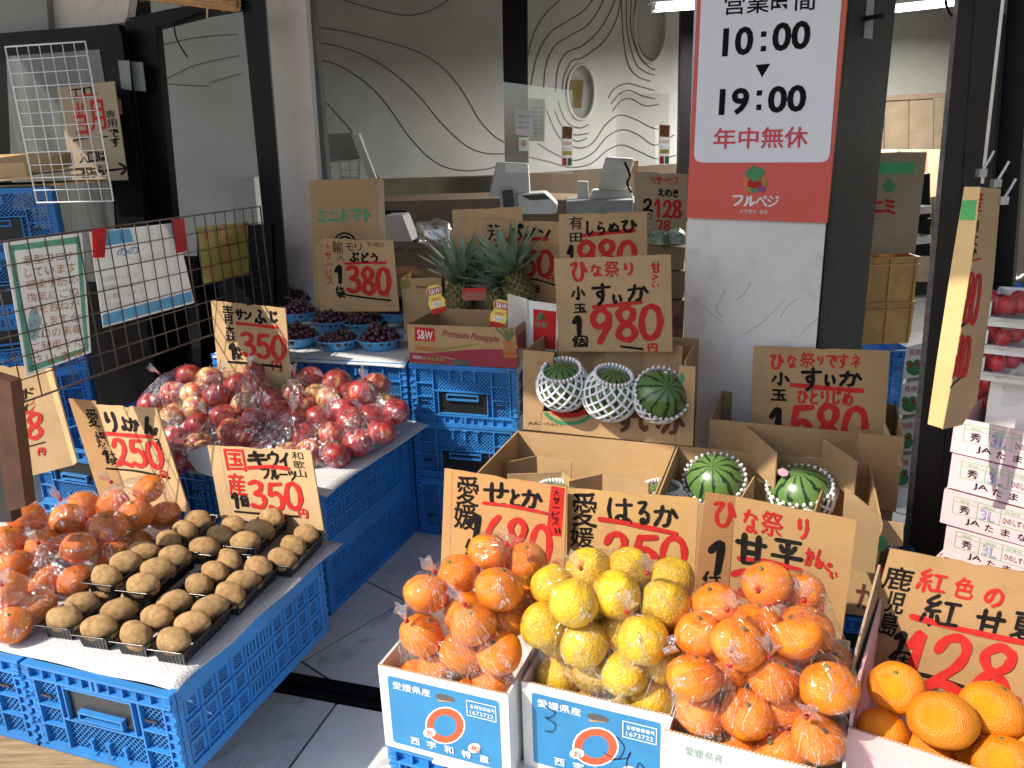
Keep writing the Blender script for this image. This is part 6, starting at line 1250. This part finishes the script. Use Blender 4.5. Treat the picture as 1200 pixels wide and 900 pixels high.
for g_ in ([(184, 54), (230, 44), (278, 40)], [(196, 92), (230, 76), (280, 65)], [(245, 97), (262, 92), (282, 86)], [(193, 98), (220, 100), (245, 101)]):
    ik = Ink(Plane(PY(240, 150, 4.39), 4)); ik.stroke(g_, .8, GROOVE); ik.done(iw, 'groove_shade')  # dark strokes painted for groove shade on the inner wall
q = [PY(x, y, 3.1) for x, y in spline([(204, 28), (206, 42), (212, 55), (220, 67)])]; tag(obj('hanging_wire', MB().tube(q, .003, 5), BLK, loc=q[0]), 'thin black wire hanging in the doorway under the blind', 'wire'); q = [PY(203, 29, 3.1), PY(222, 22, 3.1), PY(238, 16, 3.1)]; tag(obj('door_closer_arm', MB().tube(q, .008, 6), BLK, loc=q[0]), 'black door closer arm at the top of the doorway', 'door closer')
slab('plaster_panel', [(50, -60), (160, -60), (148, 26), (57, 36)], Plane(PY(100, 0, 3.3), 8), .05, PINKW, kind='structure'); slab('grey_panel', [(-60, -60), (50, -60), (57, 36), (-60, 44)], Plane(PY(20, 0, 3.3), 8), .05, DWALL, kind='structure')
slab('dark_side_panel', [(-60, 300), (190, 300), (215, 560), (-60, 580)], Plane(PY(100, 400, 3.4), 8), .05, BLK, kind='structure')
slab('dark_side_panel', [(230, 270), (318, 262), (326, 470), (238, 480)], Plane(PY(280, 350, 3.25), 14), .05, BLK, kind='structure')
# roller blind of bamboo
bl = thing('bamboo_blind', 'rolled bamboo blind at the top above the doorway', 'blind', PY(230, 5, 2.2))
for k in range(11):
    a, b = PY(120, -16, 2.25), PY(278, 4, 2.05); o_ = UP*(.016*math.cos(k*.57)) + Vector((0, 1, 0))*(.016*math.sin(k*.57)); obj('bamboo_slat', MB().tube([a+o_, b+o_], .006, 6), STRAW, bl, smooth=True)
for f_ in (.3, .6, .9): p = PY(120, -16, 2.25).lerp(PY(278, 4, 2.05), f_); obj('cord', MB().lathe([(.0235, -.002), (.0235, .002)], 14, p, Matrix.Rotation(rad(90), 3, 'Y')), TAPE, bl); 
obj('cord_end', MB().tube([PY(243, 10, 2.05), PY(243, 22, 2.05)], .002, 5), TAPE, bl)
# grey fittings seen low in the doorway
for k, (q, m, y) in enumerate([([(272, 212), (286, 206), (296, 210), (298, 250), (275, 250)], GREYP, 4.2), ([(300, 205), (303, 205), (303, 250), (300, 250)], GREYP, 3.9)]): pass
slab('white_cabinet', [(272, 212), (298, 207), (306, 290), (276, 292)], Plane(PY(285, 240, 4.2), 4), .3, GREYP, label='pale cabinet seen through the doorway low on the right', cat='cabinet', bev=.01)
# ------------------------------------------------------------------ counter at the back
def bx3(name, px, y, th, m, parent=None, rot=4, **k): return slab(name, px, Plane(PY(px[0][0], px[0][1], y), rot), th, m, parent, **k)
bx3('counter', [(380, 238), (600, 232), (800, 240), (800, 420), (380, 420)], 4.4, .6, BROWND, label='dark service counter across the back of the shop', cat='counter')
# folding white board and basket at left
bx3('leaning_board', [(411, 158), (420, 156), (442, 212), (434, 214)], 4.6, .03, GREYP, label='long pale plastic board leaning beside the wall above the tomato carton', cat='board', bev=.003)
bx3('machine_cover', [(381, 157), (414, 155), (424, 186), (386, 190)], 4.75, .2, mat('beige_machine', (.34, .32, .29), .6), label='beige boxy machine behind the small white basket', cat='machine', bev=.01)
bk = thing('white_basket', 'small white plastic basket above the tomato carton', 'basket', PY(408, 210, 4.6)); bpl = Plane(PY(408, 200, 4.6), 4)
for q in ([(395, 188), (421, 188), (421, 191), (395, 191)], [(398, 198), (421, 198), (421, 200), (398, 200)], [(398, 207), (421, 207), (421, 210), (398, 210)], [(396, 188), (399, 188), (402, 210), (399, 210)], [(408, 188), (410, 188), (411, 210), (409, 210)], [(419, 188), (422, 188), (420, 210), (418, 210)]): slab('basket_rail', q, bpl, .015, GREYP, bk)
wb = bx3('white_tub', [(449, 253), (472, 252), (484, 283), (450, 283)], 3.3, .15, GREYP, label='white plastic tub corner behind the grape price card', cat='tub', bev=.008)
bx3('black_chair', [(450, 247), (476, 247), (488, 284), (484, 284), (472, 251), (450, 251)], 3.45, .05, BLK, label='black rounded chair frame around the white tub', cat='chair', bev=.004)
# plastic carrier bags
def blob_bag(px, label, y, m=None):
    pl = Plane(PY(px[0][0], px[0][1], y), 4); mb = MB(); pts = [pl.hit(*p) for p in px]; c = sum(pts, Vector())/len(pts); bm = bmesh.new()
    for p in pts: bm.verts.new(p); bm.verts.new(p.lerp(c, .35)+Vector((0, -.05, 0))); bm.verts.new(p.lerp(c, .35)+Vector((0, .05, 0)))
    bmesh.ops.convex_hull(bm, input=bm.verts); bmesh.ops.subdivide_edges(bm, edges=bm.edges, cuts=3, use_grid_fill=True)
    for v in bm.verts: v.co += Vector((noise.noise(v.co*25), noise.noise(v.co*25+Vector((5, 0, 0))), noise.noise(v.co*25+Vector((0, 5, 0)))))*.016
    me = bpy.data.meshes.new('carrier_bag'); bm.to_mesh(me); bm.free(); me.materials.append(m or FILM2); me.polygons.foreach_set('use_smooth', [True]*len(me.polygons)); o = bpy.data.objects.new('carrier_bag', me); C.objects.link(o); tag(o, label, 'plastic bag'); return o
FILM2 = film_mat('cloudy_film', .22, .6, .6, 20)
blob_bag([(488, 260), (498, 262), (508, 270), (517, 258), (529, 262), (533, 292), (490, 285)], 'clear carrier bag behind the left pineapple crown', 3.1)
# register terminals
rg = thing('cash_register', 'cash register with white receipt printer under the acrylic screen', 'cash register', PY(620, 245, 4.2)); rp = Plane(PY(620, 240, 4.2), 4)
slab('screen_back', [(583, 189), (620, 191), (622, 226), (574, 230)], rp, .06, GREYP, rg, lift=.08, bev=.01); slab('customer_display', [(590, 222), (602, 221), (604, 246), (592, 247)], rp, .02, SCREEN, rg, lift=.1, bev=.003); slab('display_rim', [(586, 220), (606, 219), (608, 249), (588, 250)], rp, .02, GREYP, rg, lift=.07)
slab('printer', [(606, 226), (640, 224), (654, 238), (652, 249), (610, 249)], rp, .2, mat('printer_white', (.62, .62, .60), .4), rg, lift=.1, bev=.012); slab('printer_slot', [(612, 228), (638, 226), (645, 232), (622, 233)], rp, .02, SCREEN, rg, lift=.104)
rg2 = thing('cash_register', 'second white register screen and stand left of the enoki price card', 'cash register', PY(710, 240, 4.2))
slab('screen_back', [(709, 183), (742, 185), (732, 222), (699, 221)], rp, .05, mat('register_white', (.62, .61, .58), .4), rg2, lift=.1, bev=.012); slab('stand', [(694, 222), (738, 218), (742, 236), (690, 234)], rp, .12, GREYP, rg2, lift=.06, bev=.008); slab('foot', [(676, 212), (689, 212), (690, 240), (677, 240)], rp, .05, GREYP, rg2, lift=.03, bev=.006)
bx3('grey_drawer', [(664, 236), (742, 234), (742, 252), (664, 252)], 4.0, .35, mat('drawer_grey', (.24, .25, .25), .5), label='grey cash drawer under the second register', cat='drawer', bev=.005)
q = [PY(x, y, 4.0) for x, y in spline([(732, 190), (738, 205), (735, 215), (740, 226)])]; tag(obj('register_cable', MB().tube(q, .006, 6), BLK, loc=q[0]), 'black cable beside the second register', 'cable')
# acrylic screens with notices
ap = Plane(PY(650, 150, 4.0), 4)
s1 = slab('acrylic_screen', [(590, 96), (671, 106), (672, 204), (592, 202)], ap, .005, ACRYL, label='left hanging clear acrylic screen with notices', cat='acrylic screen'); s2 = slab('acrylic_screen', [(722, 109), (785, 110), (781, 194), (722, 193)], Plane(PY(750, 150, 4.05), 4), .005, ACRYL, label='right hanging clear acrylic screen by the black column', cat='acrylic screen')
def notice(px, items, label, y=3.98, m=PAPERW):
    pl = Plane(PY(px[0][0], px[0][1], y), 4); o = slab('small_notice', px, pl, .002, m, label=label, cat='notice'); ik = Ink(Lift(pl, .0005))
    for it in items:
        if it[0] == 'R': ik.poly(it[1], it[2])
        else: ik.font(*it[:5], it[5])
    ik.done(o)
notice([(603, 128), (625, 130), (625, 160), (604, 158)], [('お知らせ', 607, 135, 14, 3, B), ('ご協力ください', 607, 142, 14, 2.5, B), ('営業中 店内', 607, 148, 12, 2.5, B)], 'white paper notice on the left acrylic screen')
notice([(619, 115), (639, 116), (638, 166), (620, 165)], [('お願い', 622, 119, 14, 3, INKG)]+[('レジ袋有料のご案内', 622, 125+i*5, 14, 2.4, B) for i in range(7)], 'pale green bordered notice behind the left acrylic screen', 4.1, mat('pale_green_paper', (.50, .56, .52), .8))
notice([(608, 161), (619, 161), (619, 177), (608, 177)], [('楽', 610, 164, 7, 8, INKR)], 'small red mark sticker low on the left acrylic screen')
for k, (x, y, lb) in enumerate([(658, 147, 'tall colourful payment notice hanging on the left acrylic screen'), (772, 145, 'tall colourful payment notice hanging on the right acrylic screen')]):
    notice([(x, y), (x+14, y+1), (x+12, y+48), (x, y+48)], [('R', [(x+1, y+1), (x+13, y+2), (x+12, y+16), (x+1, y+15)], mat('food_print', (.40, .14, .05), .6, .4, 60)), ('1000', x+1, y+19, 11, 4, INKR), ('キャッシュ', x+1, y+26, 11, 3, B), ('R', [(x+1, y+30), (x+12, y+30), (x+12, y+35), (x+1, y+35)], YELP), ('R', [(x+1, y+38), (x+6, y+38), (x+6, y+47), (x+1, y+47)], PINKR), ('R', [(x+7, y+38), (x+12, y+38), (x+12, y+47), (x+7, y+47)], INKG)], lb, 3.97)
bx3('kraft_box_back', [(724, 190), (748, 188), (748, 204), (724, 204)], 4.4, .2, TAPE, label='small brown box behind the second register', cat='box')
# stacked cartons right of the enoki card
for k, (q, lb) in enumerate([([(759, 288), (803, 290), (801, 316), (757, 316)], 'upper kraft carton under the bagged enoki'), ([(787, 318), (803, 318), (801, 350), (786, 350)], 'middle kraft carton in the stack beside the white pillar'), ([(785, 352), (802, 352), (800, 400), (784, 400)], 'carton of pink bags low beside the white pillar')]):
    y = 2.9; pl = Plane(PY(q[0][0], q[0][1], y), 12); slab('stacked_carton', q, pl, .3, [KRAFT3, KRAFT3, mat('rosy_carton', (.40, .22, .2), .7, .3, 30)][k], label=lb, cat='carton', bev=.003)
for k, x in enumerate((770, 791)):
    blob_bag([(x-10, 276), (x-4, 270), (x+6, 270), (x+12, 275), (x+10, 286), (x-9, 286)], ['left', 'right'][k]+' green and white bag of enoki under the dim price card', 2.85, mat('green_white_bag', (.55, .60, .55), .3, .4, 30, .5, 60, col2=(.04, .20, .08)))
# ------------------------------------------------------------------ store room goods right of the pillar
def tote(q, y, h, label, m=YCR):
    a = PY(*q[0], y); b = PY(*q[1], y); e = (b-a); e.z = 0; W_ = e.length; e.normalize(); n = Vector((-e.y, e.x, 0)); t = thing('stacking_tote', label, 'crate', a, 0, 'mustard stacking totes'); D = .34
    for c, u, v in ((a, e*W_, n*.004), (a+n*D, e*W_, n*.004)): obj('wall', MB().box(c, u, v, Z_*h), m, t)
    for c in (a-e*.0, a+e*(W_-.004)): obj('wall', MB().box(c+n*.0045, e*.004, n*(D-.005), Z_*h), m, t)
    obj('base', MB().box(a+e*.005+n*.005+Z_*.001, e*(W_-.01), n*(D-.01), Z_*.004), m, t)
    for z in (h-.006, h-.032): obj('rim', MB().box(a-n*.009-e*.009+Z_*z, e*(W_+.018), n*.0085, Z_*.006), m, t); obj('rim', MB().box(a+e*W_+n*.0+Z_*z, e*.009, n*D, Z_*.006), m, t)
    for f_ in (.0, .48, .96): obj('rib', MB().box(a-n*.006+e*(W_*f_)+Z_*.004, e*.008, n*.0055, Z_*(h-.006)), m, t)
    for f_ in (.0, .45, .95): obj('rib', MB().box(a+e*(W_+.0005)+n*(D*f_)+Z_*.004, e*.0055, n*.008, Z_*(h-.006)), m, t)
    return t
ty = 2.95; ta = PY(1006, 402, ty); tb_ = PY(1066, 402, ty)
tote([(1006, 404), (1064, 404)], ty, .165, 'lower mustard plastic tote behind the black pillar side'); tote([(1009, 355), (1069, 355)], ty, .172, 'upper mustard plastic tote under the green banded carton')
k1 = PY(1015, 299, ty+.03); r8, o8, e8, n8 = carton('green_band_carton', 'upright kraft carton with a green band and red katakana on the mustard totes', k1, -2, .19, .16, .37, KRAFT3, cut=False)
F8 = Plane(o8-n8*.0004, -2); ik = Ink(F8); ik.poly([(1024, 191), (1072, 190), (1071, 203), (1022, 205)], GREEN); ik.font('♣', 1034, 209, 16, 16, INKG, .0); ik.glyphs('ニミ', 1022, 232, 28, 19, INKR, 3.6); ik.font('JA', 1022, 255, 10, 4, INKG); ik.done(r8, 'carton_print')
obj('green_side', MB().box(o8+e8*.1905+n8*.004+Z_*.315, e8*.0006, n8*.15, Z_*.035), GREEN, r8)
for k in range(2): crate(PY(1064, 412, 3.0)*1.0 - Z_*(.2034*(k+1)-.005) + Vector((.03, 0, 0)), 0, ['upper', 'lower'][k]+' blue crate under the mustard totes')
tag(obj('crate_base', MB().box((PY(1064, 412, 3.0).x-.33, 3.02, .002), (.35, 0, 0), (0, .45, 0), (0, 0, max(.02, PY(1064, 412, 3.0).z-.2034*2-.006))), GREYD, loc=(0, 3.02, 0)), 'grey platform under the blue crates in the store room', 'platform')
for k in range(4):
    y0 = 403+k*43; pl = Plane(PY(1050, 450, 2.45), 30); lb = ['topmost', 'second', 'third', 'lowest'][k]+' white strawberry carton with green frog mark beside the steel column'
    x0 = 1062-k*5; o = slab('strawberry_carton', [(x0, y0+4), (1085, y0-2), (1082, y0+39), (x0-5, y0+41)], pl, .2, WBOX, label=lb, cat='carton', bev=.002); ik = Ink(pl)
    ik.font('長崎', x0+3, y0+6, 15, 8, mat('rose_print', (.6, .12, .18), .6) if k == 0 else bpy.data.materials['rose_print'], .01); ik.disc(x0+9, y0+29, 9, 8, INKG, .0005); ik.disc(x0+4, y0+23, 4, 4, INKG, .0007); ik.disc(x0+13, y0+22, 4, 4, INKG, .0008); ik.disc(x0+5, y0+25, 1.8, 2.2, INKR, .0011); ik.disc(x0+13, y0+24, 1.8, 2.2, INKR, .0012); ik.done(o, 'carton_print')
slab('dark_shelf_goods', [(1070, 205), (1090, 203), (1090, 300), (1068, 300)], Plane(PY(1080, 250, 3.6), 0), .2, BLK, label='black shelf unit behind the steel column', cat='shelf')
for k, (y0, m) in enumerate([(243, GREYP), (258, BLK), (278, GREYP)]): slab('folded_bag', [(1072, y0), (1092, y0-2), (1092, y0+7), (1071, y0+9)], Plane(PY(1080, 250, 3.5), 0), .1, m, label=['folded pale bags on the upper black shelf', 'folded black bags on the middle black shelf', 'folded pale bags on the lower black shelf'][k], cat='bags', bev=.004)
for k, (x, w_) in enumerate([(1030, 22), (1056, 26), (1088, 16)]): slab('back_carton', [(x, 176), (x+w_, 175), (x+w_-1, 230), (x-1, 232)], Plane(PY(1060, 200, 5.8), 0), .3, KRAFT3, label=['left', 'middle', 'right'][k]+' kraft carton on the shelf at the back of the store room', cat='carton', bev=.004)
# ------------------------------------------------------------------ right edge : pink leek cartons and strawberry trays
JP = P(1119, 489, .66); JR = 47
def ja(z0, off, k, label, h=.083):
    r, o, e, n = carton('pink_leek_carton', label, Vector((JP.x+off[0], JP.y+off[1], z0)), JR+[0, 1, -1, .6, 0, 0, 0, 0][k], .40, .30, h, PBOX2, cut=False, group='pink cartons stacked at the right edge')
    if k: obj('lid', MB().box(o+e*.0048+n*.0048+Z_*(h-.006), e*.39, n*.29, Z_*.003), PBOX2, r)
    pl = Plane(o-n*.0004, JR+[0, 1, -1, .6, 0, 0, 0, 0][k]); ik = Ink(pl)
    def m(u, v): return project(o+e*u+Z_*(h-v))
    if k < 5:
        def L(a, b, wd=1., mt=INKGL): ik.stroke([m(*a), m(*b)], wd, mt, False)
        for v in (.010, .021, .050): L((.022, v), (.36, v), .8)
        for u in (.022, .072, .118, .17, .24): L((u, .010), (u, .050), .8)
        def tx(s_, u, v, w_, h_, mt, off=.005):
            a, b, c = m(u, v), m(u+w_, v), m(u, v+h_); ik.sx = (b[1]-a[1])/(b[0]-a[0]); ik.ly = (c[0]-a[0])/(c[1]-a[1]); ik.font(s_, a[0], a[1], b[0]-a[0], c[1]-a[1], mt, off)
        tx('秀', .036, .026, .022, .020, B); tx('3L', .078, .022, .030, .026, INKP, .02); tx('ひのしずく', .124, .028, .042, .015, B, .0); tx('等級', .035, .0125, .02, .006, INKGL, 0); tx('階級', .082, .0125, .022, .006, INKGL, 0); tx('品種名', .125, .0125, .03, .006, INKGL, 0)
        tx('JA', .052, .055, .030, .017, B, .01); tx('た', .092, .056, .017, .017, B, .01); tx('ま', .124, .056, .017, .017, B, .01); tx('な', .156, .056, .017, .017, B, .01)
        ik.done(r, 'carton_print')
    return r, o, e, n
PBOX2 = mat('pale_pink_carton', (.70, .50, .52), .7, .04, 6, .15, 90); INKGL = mat('pale_green_print', (.25, .50, .28), .6)
names = ['top open pink carton of strawberry packs', 'second pink carton from the top of the right edge stack', 'third pink carton from the top of the right edge stack', 'fourth pink carton from the top of the right edge stack', 'fifth pink carton, half hidden by the coarse orange card', 'sixth pink carton hidden behind the coarse orange card', 'lowest pink carton of the right edge stack']
tops = None
for k in range(7):
    g_ = ja(.66-.083-.0865*k, (0.003*k*(1 if k % 2 else -1), -.004*k), k, names[k])
    if k == 0: tops = g_
r9, o9, e9, n9 = tops
STR = mat('strawberry', (.55, .015, .02), .3, .3, 70, .3, 200, col2=(.40, .01, .015))
def pack(c, label, n=6, sc=1.):
    t = thing('strawberry_pack', label, 'strawberry pack', c, 0, 'strawberry packs at the right edge'); n = 14; b0 = ball(.0155*sc, 1.15, (12, 8), .06, 2)
    for i in range(n):
        mb = MB(); q = c+Vector(((i % 5-2)*.028*sc+.006*random.random(), (i//5)*.028*sc, .014+.014*random.random())); mb.add([Vector(v)+q for v in b0.v], b0.f); obj('strawberry', mb, STR, t, smooth=True)
    hull = [c+Vector((x*.07*sc, y*.05*sc+.018, z)) for x in (-1, 1) for y in (-1, 1) for z in (.0, .045)]; bm = bmesh.new(); [bm.verts.new(v) for v in hull]; bmesh.ops.convex_hull(bm, input=bm.verts); bmesh.ops.subdivide_edges(bm, edges=bm.edges, cuts=4, use_grid_fill=True)
    for v in bm.verts: v.co += Vector((1, 1, 1))*.006*noise.noise(v.co*40)
    me = bpy.data.meshes.new('wrap'); bm.to_mesh(me); bm.free(); me.materials.append(FILM); o = bpy.data.objects.new('wrap', me); place(o, t); me.transform(Matrix.Translation(-c)); return t
pack(P(1162, 478, .635), 'strawberry pack in the open pink carton nearest the camera', sc=.9); pack(P(1196, 488, .63), 'strawberry pack in the open pink carton cut by the right edge', sc=.9)
# trays stepping up behind
for k, (x, y, z, w_, lb) in enumerate([(1160, 452, .72, .36, 'white strawberry tray just behind the pink stack'), (1152, 417, .80, .40, 'second white strawberry tray from the pink stack'), (1156, 385, .865, .42, 'third white strawberry tray from the pink stack'), (1160, 352, .93, .42, 'topmost white strawberry tray under the blue bag')]):
    p = P(x, y, z); r, o, e, n = carton('strawberry_tray', lb, Vector((p.x, p.y, z-.055)), 36, w_, .22, .050, WBOX, front=.020, cut=False, group='white strawberry trays at the right edge'); obj('lip', MB().box(o-n*.012+Z_*.018, e*w_, n*.014, Z_*.003), WBOX, r)
    pack(o+e*.08+n*.045+Z_*.02, ['nearest', 'second', 'third', 'topmost'][k]+' tray left strawberry pack with red berries', sc=1.15); pack(o+e*.25+n*.045+Z_*.02, ['nearest', 'second', 'third', 'topmost'][k]+' tray right strawberry pack with red berries', sc=1.15)
    b_ = o - Z_*.004; tag(obj('tray_support', MB().box(Vector((b_.x, b_.y, .002))+n*.07+e*.02, e*(w_-.04), n*.14, Z_*(o.z-.004)), WBOX, loc=(b_.x, b_.y, 0)), ['nearest', 'second', 'third', 'farthest'][k]+' white carton block supporting a strawberry tray', 'carton')
ob = blob_bag([(1162, 332), (1178, 322), (1190, 332), (1192, 350), (1163, 352)], 'blue and clear bread bag on the topmost strawberry tray', 2.35, mat('blue_bag', (.02, .16, .5), .25, .3, 20, .5, 40)); blob_bag([(1184, 330), (1205, 318), (1215, 350), (1186, 352)], 'brown potato bag at the right edge above the trays', 2.4, mat('brown_bag', (.25, .15, .08), .3, .3, 20, .5, 40))
fk = Plane(PY(1190, 250, 2.8), 20); kc = slab('sweet_potato_carton', [(1186, 176), (1260, 185), (1250, 330), (1158, 322)], fk, .3, KRAFT3, label='kraft carton with a green band and red dot at the right edge', cat='carton', bev=.003); ik = Ink(fk); ik.poly([(1185, 180), (1204, 184), (1204, 196), (1184, 191)], GREEN); ik.font('OR', 1185, 236, 12, 9, B, .01); ik.disc(1182, 272, 8, 9, mat('brick_print', (.4, .08, .05), .6), .0006); ik.poly([(1170, 294), (1177, 288), (1184, 294), (1177, 299)], B); ik.poly([(1166, 307), (1188, 308), (1188, 314), (1165, 313)], B); ik.font('野菜', 1186, 205, 14, 12, INKG, .0); ik.done(kc, 'carton_print')
hb = slab('hanging_bag', [(1188, 130), (1200, 100), (1225, 100), (1225, 178), (1196, 175), (1182, 165)], Plane(PY(1195, 150, 1.9), 20), .04, mat('cream_bag', (.62, .55, .42), .35, .3, 8), label='pale hanging bag at the upper right edge', cat='bag', bev=.01)
bpy.context.view_layer.update()
